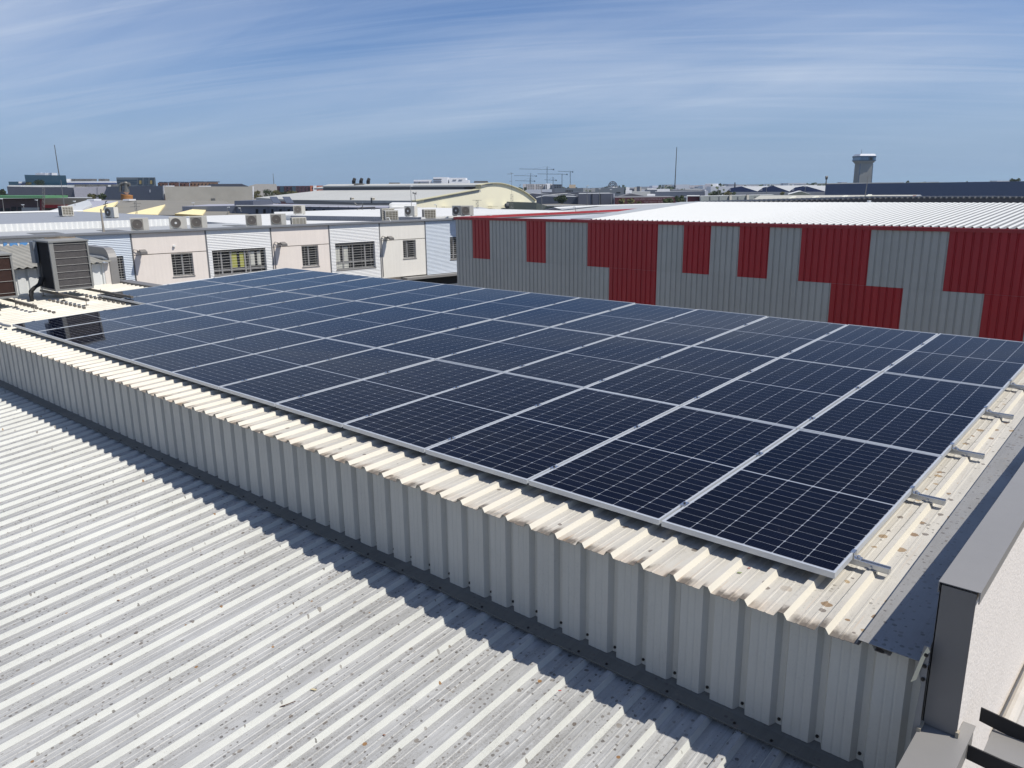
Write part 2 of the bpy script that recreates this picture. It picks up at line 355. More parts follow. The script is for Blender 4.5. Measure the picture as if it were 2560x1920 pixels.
# wall sheets: wide flats proud, narrow valleys
wp = .207
wprof = []
for k in range(5):
    a = k * wp
    wprof += [(a, 0, 0), (a + .045, 0, 0), (a + .048, -.0015, 0), (a + .055, -.0015, 0), (a + .058, 0, 0), (a + .088, 0, 0), (a + .091, -.0015, 0), (a + .098, -.0015, 0), (a + .101, 0, 0), (a + .136, 0, 0), (a + .158, -.034, 0), (a + .190, -.034, 0)]
wprof.append((5 * wp, 0, 0))
me = sheet_mesh('wall_sheet', wprof, .672, lambda u, v, h: Vector((u, -h, v)), [m_wall])
screw = MB(); screw.tube((0, 0, 0), (0, -.006, 0), .009, n=8); screw.tube((0, -.006, 0), (0, -.012, 0), .005, n=6); m_screw = screw.mesh('screw', m_bolt)
for k in range(18):
    xr = -.165 - .136 + wp * 3 + .0                     # right-most flat starts here minus sheets
    x = xr - (k + 1) * 5 * wp + .0
    o = link('wall_sheet', me); o.location = (x, -.335 - (.0018 if k % 2 else 0), -.802); NL(o)
    for q in range(5):
        xx = x + q * wp + .174
        if xx > .53: continue
        if xx > -9:
            s = link('screw', m_screw); s.location = (xx + random.uniform(-.004, .004), -.3025, -.757 + random.uniform(-.006, .006)); NL(s)
me_e = sheet_mesh('wall_sheet', wprof[:12] + [(wp, 0, 0)], .672, lambda u, v, h: Vector((u, -h, v)), [m_wall])
o = link('wall_sheet', me_e); o.location = (xr, -.336, -.802); NL(o)
s = link('screw', m_screw); s.location = (xr + .174, -.3025, -.757); NL(s)
# foot flashing
mb = MB(); XA, XB = -18.4, .552
mb.prism([(XA, -.295, -.790), (XA, -.350, -.8135), (XA, -.428, -.8235), (XA, -.432, -.8245), (XA, -.428, -.8285), (XA, -.350, -.8185), (XA, -.295, -.796)], (XB - XA, 0, 0))
mb.prism([(XA, -.432, -.8235), (XA, -.436, -.8195), (XA, -.440, -.8215), (XA, -.436, -.8340), (XA, -.432, -.8340)], (XB - XA, 0, 0))
NL(mb.build('foot_flashing', m_flash))
sc = MB(); sc.tube((0, 0, 0), (0, 0, .004), .009, n=8); sc.tube((0, 0, .004), (0, 0, .009), .005, n=6); m_sc2 = sc.mesh('screw', m_bolt)
x = .30
while x > -9:
    s = link('screw', m_sc2); s.location = (x, -.412 + random.uniform(-.006, .006), -.8225); NL(s); x -= .207 * random.choice((1, 2, 2))
# verge flashing on the right side
mb = MB()
mb.prism([RP(.245, -.425, -.088), RP(.256, -.425, -.062), RP(.556, -.425, -.0640), RP(.556, -.425, -.0660), RP(.257, -.425, -.0640), RP(.2475, -.425, -.0885)], VU * 2.02)
NL(mb.build('verge_flashing', m_verge))
mb = MB()
mb.prism([RP(.245, 1.60, -.0895), RP(.256, 1.60, -.0650), RP(.556, 1.60, -.0670), RP(.556, 1.60, -.0690), RP(.257, 1.60, -.0670), RP(.2475, 1.60, -.0900)], VU * 5.3)
NL(mb.build('verge_flashing', m_verge))
# apron strip against the coping, torn and peeling at its near end
mb = MB(); pts = [(-.44, -.02), (-.40, .02), (-.30, .035), (-.1, .045), (.1, .02), (.6, .0), (2, .0), (6.2, .0)]
for (a, wa), (b2, wb) in zip(pts, pts[1:]):
    mb.prism([(.549, a, -.10 + wa), (.549, b2, -.10 + wb + .0386 * (b2 - a)), (.549, b2, .02 + wb * .5 + b2 * .0386), (.549, a, .02 + wa * .5 + a * .0386)], (.003, 0, 0))
NL(mb.build('apron_strip', m_cap))
mb = MB(); z0 = [-.80, -.72, -.60, -.45, -.30, -.18, -.08, .02]; xo = [.532, .538, .545, .528, .534, .542, .520, .535]
for k in range(7):
    mb.prism([(xo[k], -.452, z0[k]), (.558, -.452, z0[k]), (.558, -.452, z0[k + 1]), (xo[k + 1], -.452, z0[k + 1])], (0, .004, 0))
NL(mb.build('torn_edge_strip', m_cap))
mb = MB(); mb.prism([(.500, -.458, -.175), (.522, -.462, -.150), (.548, -.458, -.02), (.560, -.455, .0), (.548, -.452, .02), (.528, -.454, -.04)], (0, .003, 0)); NL(mb.build('loose_sealant', mat('cream sealant', srgb(226, 218, 188), .7)))
for z in (-.70, -.14, -.075, -.02):
    s = link('screw', m_screw); s.location = (.547, -.4535, z); NL(s)
# end parapet: sheet metal end face, coping, stucco outer face
mb = MB(); mb.box((.562, -.395, -.392), (.690, 7.2, .292)); NL(mb.build('parapet_wall', m_stucco))
mb = MB(); mb.box((.556, -.402, -.388), (.694, -.3955, .300)); mb.box((.555, -.402, -.385), (.561, -.30, .300)); NL(mb.build('parapet_end_plate', m_capd))
mb = MB(); yA, yB = -.405, 7.2
for (ya, yb, dz) in ((yA, 2.6, 0), (2.56, 5.1, .0015), (5.06, yB, 0)):
    mb.prism([(.548, ya, .262 + dz), (.552, ya, .262 + dz), (.552, ya, .310 + dz), (.703, ya, .311 + dz), (.703, ya, .262 + dz), (.707, ya, .258 + dz), (.708, ya, .3145 + dz), (.548, ya, .3135 + dz)], (0, yb - ya, .0))
NL(mb.build('parapet_coping', m_cap))
# lower step of the parapet running towards the viewer
mb = MB(); mb.box((.575, -7.0, GZ), (.700, -.396, -.430)); mb.box((.575, -.395, GZ), (.690, 7.2, -.393)); NL(mb.build('gable_wall', m_stucco))
mb = MB(); mb.prism([(.553, -7, -.46), (.557, -7, -.46), (.557, -7, -.397), (.737, -7, -.397), (.737, -7, -.47), (.742, -7, -.473), (.742, -7, -.392), (.553, -7, -.392)], (0, 6.70, 0))
mb.box((.692, -.30, -.398), (.742, -.262, -.3925)); NL(mb.build('step_coping', m_cap))
for a, b2 in (((.690, -.41, -.392), (.703, -.385, -.365)), ((.55, -.47, -.3915), (.565, -.40, -.375))):
    mb = MB(); mb.box(a, b2); NL(mb.build('sealant_bead', mat('old sealant', srgb(170, 160, 140), .8)))
# ledge and pipes fixed low on the white outer wall
led = thing('wall_ledge', 'grey capped ledge with side plates coloured dark for shade beside the step coping', 'ledge', (.95, -.3, -.41))
def LD(o): o.parent = led; o.location = Vector(o.location) - Vector((.95, -.3, -.41)); return o
mb = MB(); mb.box((.800, -.400, -.418), (1.35, -.212, -.412)); LD(mb.build('ledge_cap', m_cap))
mb = MB(); mb.prism([(.744, -.405, -.400), (1.35, -.405, -.440), (1.35, -.405, -.53), (.744, -.405, -.47)], (0, -.008, 0)); LD(mb.build('shade_toned_ledge_side', m_dark))  # near-black colour carries the shade of this face
mb = MB(); mb.prism([(.744, -.205, -.330), (1.35, -.205, -.400), (1.35, -.205, -.50), (.744, -.205, -.398)], (0, .008, 0)); LD(mb.build('shade_toned_ledge_side', m_dark))  # back plate, its shade likewise put into the dark colour
pip = MB(); pip.tube((.75, .7, -1.02), (.75, 3.2, -1.30), .04, n=12); pip.tube((.75, .8, -1.13), (.75, 3.2, -1.42), .012, n=8)
tag(pip.build('wall_pipe', mat('pale pipe', srgb(196, 190, 180), .5)), 'pale pipe run rising along the white wall at the right edge of the photo', 'pipe')

# ------------------------------------------------------------------ lower roof in the foreground
lower = thing('lower_roof', 'older grey white ribbed metal roof with lichen spots in the foreground', 'roof', (-6, -3, -1.0))
lp = .207
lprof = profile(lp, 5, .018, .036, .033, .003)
slope = .10; LV = Vector((0, -1, -slope)).normalized(); LN = Vector((0, -slope, 1)).normalized()
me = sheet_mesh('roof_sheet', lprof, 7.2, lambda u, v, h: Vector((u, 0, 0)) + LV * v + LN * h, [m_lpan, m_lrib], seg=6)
zc = lambda y: -.857 + slope * (y + .62) - .033 - .002
for k in range(16):
    x = -3.591 + 20 * lp - .5 * lp - (k + 1) * 5 * lp + lp * 0
    o = link('roof_sheet', me); o.parent = lower; o.location = Vector((x, -.27, zc(-.27) + (.0019 if k % 2 else 0))) - Vector((-6, -3, -1.0))
mb = MB(); mb.box((-18, -7.5, GZ), (.56, -.28, -1.75)); o = mb.build('inner_wall', m_wall, lower); o.location = Vector((6, 3, 1.0))
tw = MB(); q = Pz(700, 1769, zc(-1.9) + .02)
def onlow(px, py, h=.0):
    r = ray(px, py); n = Vector((0, -slope, 1)); c = -.857 + slope * .62 - .033 + h; t = (c - n.dot(CAM)) / n.dot(r); return CAM + r * t
a, b2 = onlow(697, 1770, .006), onlow(737, 1755, .010); c = (a + b2) / 2
tw.prism([a, b2, b2 + Vector((.0, .006, 0)), a + Vector((0, .010, 0))], (0, 0, .005)); tw.prism([a, c, c + Vector((0.004, .012, 0)), a + Vector((-.01, .006, 0))], (0, 0, .003))
tag(tw.build('twig', mat('brown twig', srgb(92, 58, 44), .9)), 'short brown twig lying in a pan of the lower roof', 'twig')
def scrap(name, label, px, py, sz, col, h=.004, fn=onlow):
    p = fn(px, py, h); mb = MB(); mb.prism([p + Vector(v) for v in ((0, 0, 0), (sz, .3 * sz, .003), (sz * 1.1, .7 * sz, .004), (.1 * sz, .5 * sz, .001))], (0, 0, .002)); tag(mb.build(name, mat(name + label[:12], col, .7)), label, 'debris')
scrap('plastic_scrap', 'tiny red plastic scrap on a rib of the lower roof', 1395, 1727, .016, srgb(196, 84, 74), .034)
scrap('straw', 'pale dry straw wisp near the twig on the lower roof', 775, 1724, .035, srgb(200, 186, 150), .004)
scrap('dry_leaf', 'curled rusty leaf in the middle of the lower roof', 292, 1501, .022, srgb(140, 92, 50), .004)
scrap('dry_leaf', 'small rusty leaf at the bottom of the lower roof', 956, 1838, .016, srgb(150, 96, 60), .004)
onup = lambda px, py, h=0: CAM + ray(px, py) * ((WU * (-.099 + h)).dot(WU) - CAM.dot(WU)) * (1 / ray(px, py).dot(WU))
scrap('plastic_scrap', 'small red scrap on the eave under the front panels', 1868, 1421, .014, srgb(186, 74, 62), .003, onup)
scrap('fallen_leaf', 'thin green leaf on the eave beside the red scrap', 1842, 1432, .022, srgb(150, 164, 110), .003, onup)

# ------------------------------------------------------------------ solar panels
PU, PV, MWd, MLn = 1.058, 2.111, 1.040, 2.103
fw = .011
fr = MB()
fr.box((-MWd / 2, 0, -.035), (-MWd / 2 + fw, MLn, 0)); fr.box((MWd / 2 - fw, 0, -.035), (MWd / 2, MLn, 0))
fr.box((-MWd / 2 + fw, 0, -.035), (MWd / 2 - fw, fw, 0)); fr.box((-MWd / 2 + fw, MLn - fw, -.035), (MWd / 2 - fw, MLn, 0))
me_frame = fr.mesh('frame', m_frame)
bs = MB(); bs.box((-MWd / 2 + fw, fw, -.010), (MWd / 2 - fw, MLn - fw, -.003)); me_bs = bs.mesh('backsheet', m_back)
CP, CR = .1685, .0852
def cellpoly(cx, cy, w=.1650, h=.0819, c=.0060): 
    x, y = w / 2, h / 2
    return [Vector((cx + a, cy + b, -.0030)) for a, b in ((-x + c, -y), (x - c, -y), (x, -y + c), (x, y - c), (x - c, y), (-x + c, y), (-x, y - c), (-x, -y + c))]
one = MB(); one.prism(cellpoly(0, 0), (0, 0, .0006)); me_cell = one.mesh('cell', m_cell)
centers = []
for r in range(24):
    cy = MLn / 2 + (r - 11.5) * CR + (.0065 if r >= 12 else -.0065)
    for q in range(6): centers.append(((q - 2.5) * CP, cy))
allc = MB()
for cxy in centers: allc.prism(cellpoly(*cxy), (0, 0, .0006))
me_cells = allc.mesh('cells', m_cell)
ordn = ['first', 'second', 'third', 'fourth', 'fifth', 'sixth', 'seventh', 'eighth', 'ninth', 'tenth', 'eleventh', 'twelfth', 'thirteenth', 'last']
rown = ['front row along the eave', 'middle row', 'rear row']
for r, nmod in enumerate((12, 14, 14)):
    for i in range(nmod):
        wth = 'last' if i == nmod - 1 else ordn[i]
        extra = ''
        lab = 'solar panel, %s from the right in the %s%s' % (wth, rown[r], extra)
        t = thing('photovoltaic_module', lab, 'solar panel', RP(-(i + .5) * PU, r * PV + .003 + random.uniform(-.001, .001), 0), 'solar panels on the upper roof'); t.rotation_euler = (ROOF_A + random.gauss(0, .0016), random.gauss(0, .0016), 0)
        link('frame', me_frame, t); link('backsheet', me_bs, t)
        if (r == 0 and i < 5) or (r == 1 and i < 3) or (r == 2 and i < 1):
            for cxy in centers: link('cell', me_cell, t, (cxy[0], cxy[1], 0))
        else:
            tag(link('cells', me_cells, t), kind='stuff')
# rails with clamps
rv = [.30, 1.40, 2.41, 3.52, 4.53, 5.65]
cl = MB(); cl.box((-.019, -.03, .0005), (.019, .03, .004)); cl.box((-.008, -.03, -.035), (.008, .03, .0005)); cl.tube((0, 0, .004), (0, 0, .011), .0075, n=6, mi=1); me_mid = cl.mesh('mid_clamp', [m_clamp, m_bolt])
ec = MB(); ec.box((-.016, -.022, .0005), (.006, .022, .004)); ec.box((.003, -.022, -.035), (.007, .022, .004)); ec.box((.003, -.022, -.036), (.040, .022, -.031)); ec.tube((.024, 0, -.031), (.024, 0, -.017), .010, n=6, mi=0); me_end = ec.mesh('end_clamp', [m_clamp, m_bolt])
rl_names = ['nearest the eave', 'second from the eave', 'third from the eave', 'fourth from the eave', 'fifth from the eave', 'nearest the ridge']
for k, v in enumerate(rv):
    nmod = 12 if v < 2.1 else 14; x1 = .190 + random.uniform(-.012, .012); x0 = -nmod * PU - .15
    t = thing('mounting_rail', 'aluminium rail sticking out under the panels, the one %s' % rl_names[k], 'rail', RP(0, v, 0), 'aluminium rails under the panels'); t.rotation_euler = (ROOF_A, 0, 0)
    mb = MB()   # open extruded section
    mb.prism([(x0, -.018, -.0695), (x0, .018, -.0695), (x0, .020, -.060), (x0, .018, -.0365), (x0, .009, -.0365), (x0, .009, -.043), (x0, -.009, -.043), (x0, -.009, -.0365), (x0, -.018, -.0365), (x0, -.020, -.060)], (x1 - x0, 0, 0))
    mb.build('rail_profile', m_alu, t)
    link('end_clamp', me_end, t, (-.009, 0, 0)); o = link('end_clamp', me_end, t, (-nmod * PU + .009, 0, 0)); o.rotation_euler = (0, 0, math.pi)
    for i in range(1, nmod): link('mid_clamp', me_mid, t, (-i * PU, 0, 0))
    mb = MB(); mb.box((.055, -.024, -.0700), (.118, .024, -.0685)); mb.box((.112, -.012, -.098), (.116, .012, -.069)); mb.tube((.086, -.030, -.055), (.086, -.017, -.055), .008, n=6); mb.build('rib_bracket', m_alu, t)
# grey cable conduit at the left end of the front row
mb = MB(); mb.path([RP(-12.75, -.02, -.03), RP(-12.95, -.05, -.03), RP(-13.3, -.02, -.035), RP(-13.9, -.0, -.05), RP(-15.5, -.02, -.055)], .022, n=8)
tag(mb.build('cable_conduit', mat('grey conduit', srgb(140, 142, 146), .5)), 'grey cable conduit leaving the left end of the front panel row', 'conduit')

# ------------------------------------------------------------------ big condensers on the roof at the left
def condenser(name, label, x0, y0, w, dpt, zb, h, rust=False):
    t = thing(name, label, 'air conditioner', (x0 + w / 2, y0 + dpt / 2, zb)); o0 = Vector(t.location)
    def K(o): o.parent = t; o.location = Vector(o.location) - o0; return o
    x1, y1, z1 = x0 + w, y0 + dpt, zb + h
    body = mat('condenser grey casing', srgb(142, 142, 138), .5, var=.08)
    coil = mat('condenser fins brown' if rust else 'condenser fins grey', srgb(86, 62, 54) if rust else srgb(128, 124, 122), .75, var=.12, vscale=12)
    side = mat('condenser dark side', srgb(62, 62, 64), .7, var=.1)
    mb = MB(); mb.box((x0 + .03, y0 + .03, zb + .03), (x1 - .031, y1 - .03, z1 - .03)); mb.box((x1 - .031, y0 + .05, zb + .03), (x1 - .0305, y1 - .03, z1 - .03), 1); K(mb.build('coil_block', [side, mat('coil backing brown' if rust else 'coil backing', srgb(70, 50, 44) if rust else srgb(72, 70, 70), .8)]))
    mb = MB(); mb.box((x0, y0, zb - .0), (x1, y1, zb + .035)); K(mb.build('base_pan', body))
    for (a, c) in ((x0, y0), (x1 - .045, y0), (x0, y1 - .03), (x1 - .03, y1 - .03)):
        mb = MB(); mb.box((a, c, zb + .035), (a + (.045 if c == y0 else .03), c + (.075 if c == y0 else .03), z1 - .02)); K(mb.build('corner_post', body))
    n = 60; mb = MB()
    for k in range(n):
        yy = y0 + .08 + (dpt - .13) * k / (n - 1); mb.box((x1 - .030, yy - .002, zb + .04), (x1 - .018, yy + .002, z1 - .03))
    K(tag(mb.build('fins', coil), kind='stuff'))
    mb = MB()
    for k in range(30):
        xx = x0 + .18 + (w - .24) * k / 29; mb.box((xx - .002, y0 + .018, zb + .04), (xx + .002, y0 + .030, z1 - .03))
    K(tag(mb.build('side_fins', side), kind='stuff'))
    nb = 4 if rust else 7
    for k in range(nb):
        zz_ = zb + .09 + (h - .16) * k / (nb - 1); mb = MB(); mb.tube((x1 - .008, y0 + .05, zz_), (x1 - .008, y1 - .02, zz_), .004, n=5); K(mb.build('guard_wire', body))
    if rust:
        mb = MB(); mb.tube((x1 - .008, y0 + dpt * .55, zb + .03), (x1 - .008, y0 + dpt * .55, z1 - .03), .004, n=5); K(mb.build('guard_wire', body))
    mb = MB(); mb.box((x0 - .01, y0 - .01, z1 - .03), (x1 + .012, y1 + .012, z1)); 
    # sloped top panel up to the fan ring
    cx_, cy_ = (x0 + x1) / 2, (y0 + y1) / 2; i = len(mb.v); n = 24; R1 = min(w, dpt) * .40
    ring0 = []; ring1 = []
    for k in range(n):
        a = 2 * math.pi * (k + .5) / n; ca, sa = math.cos(a), math.sin(a); sc_ = 1 / max(abs(ca), abs(sa))
        ring0.append((cx_ + ca * sc_ * (w / 2), cy_ + sa * sc_ * (dpt / 2), z1)); ring1.append((cx_ + ca * R1, cy_ + sa * R1, z1 + .035))
    mb.v += ring0 + ring1
    for k in range(n): j = (k + 1) % n; mb.f.append([i + k, i + j, i + n + j, i + n + k]); mb.mi.append(0)
    K(mb.build('top_panel', body))
    g = MB()
    for rr in (1, .82, .64, .46, .28):
        pp = [(cx_ + math.cos(2 * math.pi * k / 20) * R1 * rr, cy_ + math.sin(2 * math.pi * k / 20) * R1 * rr, z1 + .035 + .03 * (1 - rr ** 2)) for k in range(21)]
        g.path(pp, .004, n=4)
    for k in range(12):
        a = 2 * math.pi * k / 12; g.tube((cx_ + math.cos(a) * R1, cy_ + math.sin(a) * R1, z1 + .035), (cx_ + math.cos(a) * R1 * .2, cy_ + math.sin(a) * R1 * .2, z1 + .065), .003, n=4)
    K(g.build('fan_guard', m_steel))
    mb = MB(); mb.tube((cx_, cy_, z1 + .036), (cx_, cy_, z1 + .042), R1 * .94, n=24); K(mb.build('fan_disc', mat('rusty fan deck', srgb(168, 136, 96), .8, var=.2, vscale=6)))
    mb = MB(); mb.box((x0 - .04, y0 - .07, z1 - .44), (x0 + .16, y0 - .005, z1 - .03)); K(mb.build('electrical_box', mat('box blue grey', srgb(120, 128, 136), .5)))
    mb = MB(); mb.box((x0 + .07, y0 - .075, z1 - .20), (x0 + .14, y0 - .0705, z1 - .10)); K(mb.build('box_label', m_capd))
    return t
condenser('condenser_unit', 'large grey condenser with dark finned sides standing on steel rails on the roof', -16.10, 1.56, .80, .70, .155, .95)
condenser('condenser_unit', 'brown finned condenser cut off by the left edge of the photo', -15.85, .20, .72, .66, .135, .80, True)
# struts below them
def strut(label, xa, xb, y, z, feet=True):
    t = thing('support_strut', label, 'strut', (xb, y, z)); o0 = Vector(t.location)
    def K(o): o.parent = t; o.location = Vector(o.location) - o0; return o
    mb = MB(); mb.box((xa, y - .022, z - .04), (xb, y + .022, z)); mb.box((xb - .012, y - .024, z - .042), (xb + .003, y + .024, z + .002)); K(mb.build('channel', m_rail))
    for xx in (xb - .10, xa + .1, (xa + xb) / 2):
        zr = y * .0386 - .07; mb = MB(); mb.tube((xx, y, zr), (xx, y, z + .03), .006, n=6); mb.box((xx - .035, y - .03, zr), (xx + .035, y + .03, zr + .008)); K(mb.build('threaded_foot', m_rail))
strut('brown steel strut under the near edge of the grey condenser', -16.3, -13.95, 1.62, .115)
strut('brown steel strut under the far edge of the grey condenser', -16.3, -13.5, 2.22, .14)
strut('brown steel strut under the far edge of the brown condenser', -16.2, -14.1, .80, .085)
strut('brown steel strut under the near edge of the brown condenser', -16.2, -14.3, .30, .065)
blk = MB(); blk.box((-.028, -.022, 0), (.028, .022, .028)); mblk = blk.mesh('rubber_block', m_rail); npos = 0
names_ = ['front', 'middle', 'rear']
for (row, y, xs, xe) in ((0, .95, -15.6, -13.7), (1, 1.45, -15.3, -13.6), (2, 2.05, -15.2, -13.4)):
    x = U0 - UP * round((U0 - xs) / UP)
    while x < xe:
        o = link('rail_foot', mblk); o.location = (x, y, y * .0386 - .072); NL(o); x += UP
mb = MB()
for k in range(5):
    o_ = .035 * k; mb.path([(-15.9 + o_, 1.53, .40), (-15.9 + o_ * .8, 1.48, .27), (-15.86 + o_ * .6, 1.40 - o_ * .4, .22), (-15.80 + o_ * .5, 1.31 - o_ * .4, .16), (-15.78 + o_ * .6, 1.28 - o_ * .3, .06), (-15.78 + o_ * .8, 1.28 - o_ * .3, -.04)], .030, n=8)
tag(mb.build('hose_bundle', m_black), 'bundle of black insulated hoses bending down beside the grey condenser', 'hoses')

# ------------------------------------------------------------------ annex with grey corrugated roof behind the condensers
ann = thing('roof_annex', 'low white ribbed annex with a weathered grey corrugated roof behind the condensers', 'building', (-17.5, 1, 0))
def AN(o): o.parent = ann; o.location = Vector(o.location) - Vector((-17.5, 1, 0)); return o
ap = .207; n_ = 24; aprof = []
for k in range(n_):
    a = k * ap; aprof += [(a, 0, 0), (a + .15, 0, 0), (a + .165, -.03, 0), (a + .192, -.03, 0)]
aprof.append((n_ * ap, 0, 0))
m_annw = mat('annex white sheet', srgb(226, 228, 226), .5, var=.05, vscale=4); m_annr = dirtmat('annex grey roof', srgb(172, 169, 158), .7, rough=.7)
AN(link('wall_sheet', sheet_mesh('wall_sheet', aprof, .56, lambda u, v, h: Vector((-16.80 + h, -1.72 + u, v - .06)), [m_annw])))
rprof = []
for k in range(int(5.1 / .15)):
    a = k * .15
    for j in range(6):
        t_ = j / 6; rprof.append((a + .15 * t_, .017 * math.cos(2 * math.pi * t_), 0))
rprof.append((5.1, .017, 0))
AN(link('roof_sheet', sheet_mesh('roof_sheet', rprof, 3.1, lambda u, v, h: Vector((-16.66 - v, -1.9 + u, .535 + .092 * v + h)), [m_annr])))
mb = MB(); mb.box((-19.7, -1.72, GZ), (-16.84, 3.2, .48)); mb.box((-16.84, 3.08, -.1), (-16.79, 3.22, .50)); AN(mb.build('annex_body', m_stucco))
mb = MB()   # rounded grey verge parapet at its far end
arc = [(-19.75, .84), (-17.05, .82)] + [(-17.05 + .28 * math.sin(a), .54 + .28 * math.cos(a)) for a in [math.radians(q) for q in (15, 35, 55, 75, 90)]] + [(-16.77, -.02), (-16.86, -.02), (-16.86, .50), (-17.05, .62), (-19.75, .64)]
mb.prism([(x, 3.20, z) for x, z in arc], (0, .17, 0)); AN(mb.build('verge_cap', m_cap))
mb = MB(); mb.prism([(-16.86, 3.2, .55), (-19.7, 3.2, .60), (-19.7, 3.14, .60), (-16.95, 3.14, .60)], (0, 0, .04)); AN(mb.build('verge_trim', m_white))
# grey gutter on the far side of the roof beyond the annex
mb = MB(); mb.box((-16.95, 3.375, -.2), (-15.20, 3.62, .085)); o = mb.build('side_gutter', m_capd); NL(o)
mb = MB(); mb.prism([RP(-15.31, 3.4, -.30), RP(-15.31, 3.4, -.055), RP(-15.20, 3.4, -.055), RP(-15.20, 3.4, -.075), RP(-15.30, 3.4, -.075), RP(-15.30, 3.4, -.30)], VU * 3.1); NL(mb.build('roof_edge_trim', m_white))

# ------------------------------------------------------------------ small ac unit
def ac(label, pos, yaw, w=.84, h=.62, dpt=.32, group='small air conditioners on the roofs', style=0):
    t = thing('air_conditioner', label, 'air conditioner', pos, group); t.rotation_euler = (0, 0, yaw)   # front faces local -Y
    mb = MB(); mb.box((-w / 2, -dpt / 2, .04), (w / 2, dpt / 2, .04 + h)); mb.build('casing', m_acbody, t)
    if style == 1:   # coil side seen
        mb = MB(); mb.box((-w / 2 + .05, -dpt / 2 - .012, .09), (w / 2 - .05, -dpt / 2 - .001, h - .02)); mb.build('coil', mat('ac coil', srgb(112, 106, 92), .8, var=.2, vscale=10), t)
        for k in range(5):
            mb = MB(); zz_ = .12 + (h - .2) * k / 4; mb.box((-w / 2 + .04, -dpt / 2 - .022, zz_), (w / 2 - .04, -dpt / 2 - .0125, zz_ + .018)); mb.build('guard_bar', m_acbody, t)
        for k in range(3):
            mb = MB(); xx = -w / 4 + w / 4 * k; mb.box((xx, -dpt / 2 - .024, .08), (xx + .018, -dpt / 2 - .0225, h - .02)); mb.build('guard_bar', m_acbody, t)
    else:
        cx_ = -w * .13
        mb = MB(); mb.box((cx_ - .27, -dpt / 2 - .012, .09), (cx_ + .27, -dpt / 2 - .001, h - .01)); mb.build('fan_panel', m_acgrille if style == 0 else m_acbody, t)
        mb = MB()
        pts = [(cx_ + .24 * math.cos(2 * math.pi * k / 24), -dpt / 2 - .02, .04 + h / 2 + .24 * math.sin(2 * math.pi * k / 24)) for k in range(25)]; mb.path(pts, .012, n=5)
        mb.tube((cx_, -dpt / 2 - .0125, .04 + h / 2), (cx_, -dpt / 2 - .018, .04 + h / 2), .23, n=24, mi=1); mb.tube((cx_, -dpt / 2 - .018, .04 + h / 2), (cx_, -dpt / 2 - .03, .04 + h / 2), .06 if style == 2 else .04, n=12, mi=2 if style == 2 else 0)
        mb.build('fan_grille', [m_acgrille, mat('fan shade', srgb(104, 98, 92), .8), m_white], t)
    mb = MB(); mb.box((-w / 2 - .006, -dpt / 2 + .02, .07), (-w / 2 - .0005, dpt / 2 - .02, h)); mb.build('side_coil', m_acdark, t)
    for s_ in (-1, 1):
        mb = MB(); mb.box((s_ * w * .36 - .03, -dpt / 2 - .02, 0), (s_ * w * .36 + .03, dpt / 2 + .02, .04)); mb.build('foot', m_steel, t)
    return t
YAWC = math.atan2(FH.y, FH.x) - math.pi / 2            # facing the camera
def ac_row(label, x0, x1, n, z, yawoff=0, **k):
    r = ray((x0 + x1) / 2, 560); nn = FN; c = (FP + FN * n).dot(nn); t = (c - nn.dot(CAM)) / nn.dot(r); p = CAM + r * t; p.z = z; rr = p - CAM
    return ac(label, p, math.atan2(rr.y, rr.x) - math.pi / 2 + yawoff, **k)
def ac_up(label, x0, x1, yb, yawoff=0, **k):
    Fi = FM.inverted(); pc = Fi @ CAM; d3 = (Fi.to_3x3() @ ray((x0 + x1) / 2, yb)); sl = .3 / 12.9
    t = (.42 + (-9.1 - pc.y) * sl - pc.z) / (d3.z + sl * d3.y); p = CAM + ray((x0 + x1) / 2, yb) * t; rr = p - CAM
    return ac(label, p, math.atan2(rr.y, rr.x) - math.pi / 2 + yawoff, **k)
def ac_at(label, x0, x1, ybot, z, yawoff=0, **k):
    p = Pz((x0 + x1) / 2, ybot, z); r = Vector((p.x - CAM.x, p.y - CAM.y)); yaw = math.atan2(r.y, r.x) - math.pi / 2
    return ac(label, p, yaw + yawoff, **k)

# ------------------------------------------------------------------ white row of units (facade seen beyond the panels)
FT = Vector((.1391731, .99026807, 0)); FN = Vector((.99026807, -.1391731, 0)); FP = Vector((-38.4617584, 15.4317792, 0))
FM = Matrix(((FN.x * 0 + FT.x, FN.x, 0, FP.x), (FT.y, FN.y, 0, FP.y), (0, 0, 1, 0), (0, 0, 0, 1)))   # local x along the facade, local y out of it
def fb(mb, s0, s1, n0, n1, z0, z1, mi=0): mb.box((s0, n0, z0), (s1, n1, z1), mi, FM)
row = thing('office_row', 'long white two storey office row with cream and ribbed panels beyond the solar array', 'building', (FP.x, FP.y, GZ))
def RW(o, par=None):
    if par: o.parent = par
    else: o.parent = row; o.location = Vector(o.location) - Vector((FP.x, FP.y, GZ))
    return o
m_cream = mat('cream precast', srgb(242, 232, 222), .8, var=.03, vscale=1.2, streak=.06); m_cream2 = mat('ivory precast', srgb(240, 236, 226), .8, var=.02, vscale=1.2, streak=.06)
m_ribw = mat('white ribbed cladding', srgb(240, 240, 238), .38, var=.03); m_ribb = mat('pale blue ribbed cladding', srgb(214, 222, 230), .4, var=.03)
mb = MB(); fb(mb, -30, 30, -9.0, -.25, GZ, -.05); RW(mb.build('core_wall', m_cream))
mb = MB(); fb(mb, -30, 30, -.4, .10, .04, .155); fb(mb, -30, 30, .10, .14, .055, .145); RW(mb.build('coping', mat('grey row coping', srgb(132, 134, 138), .5)))
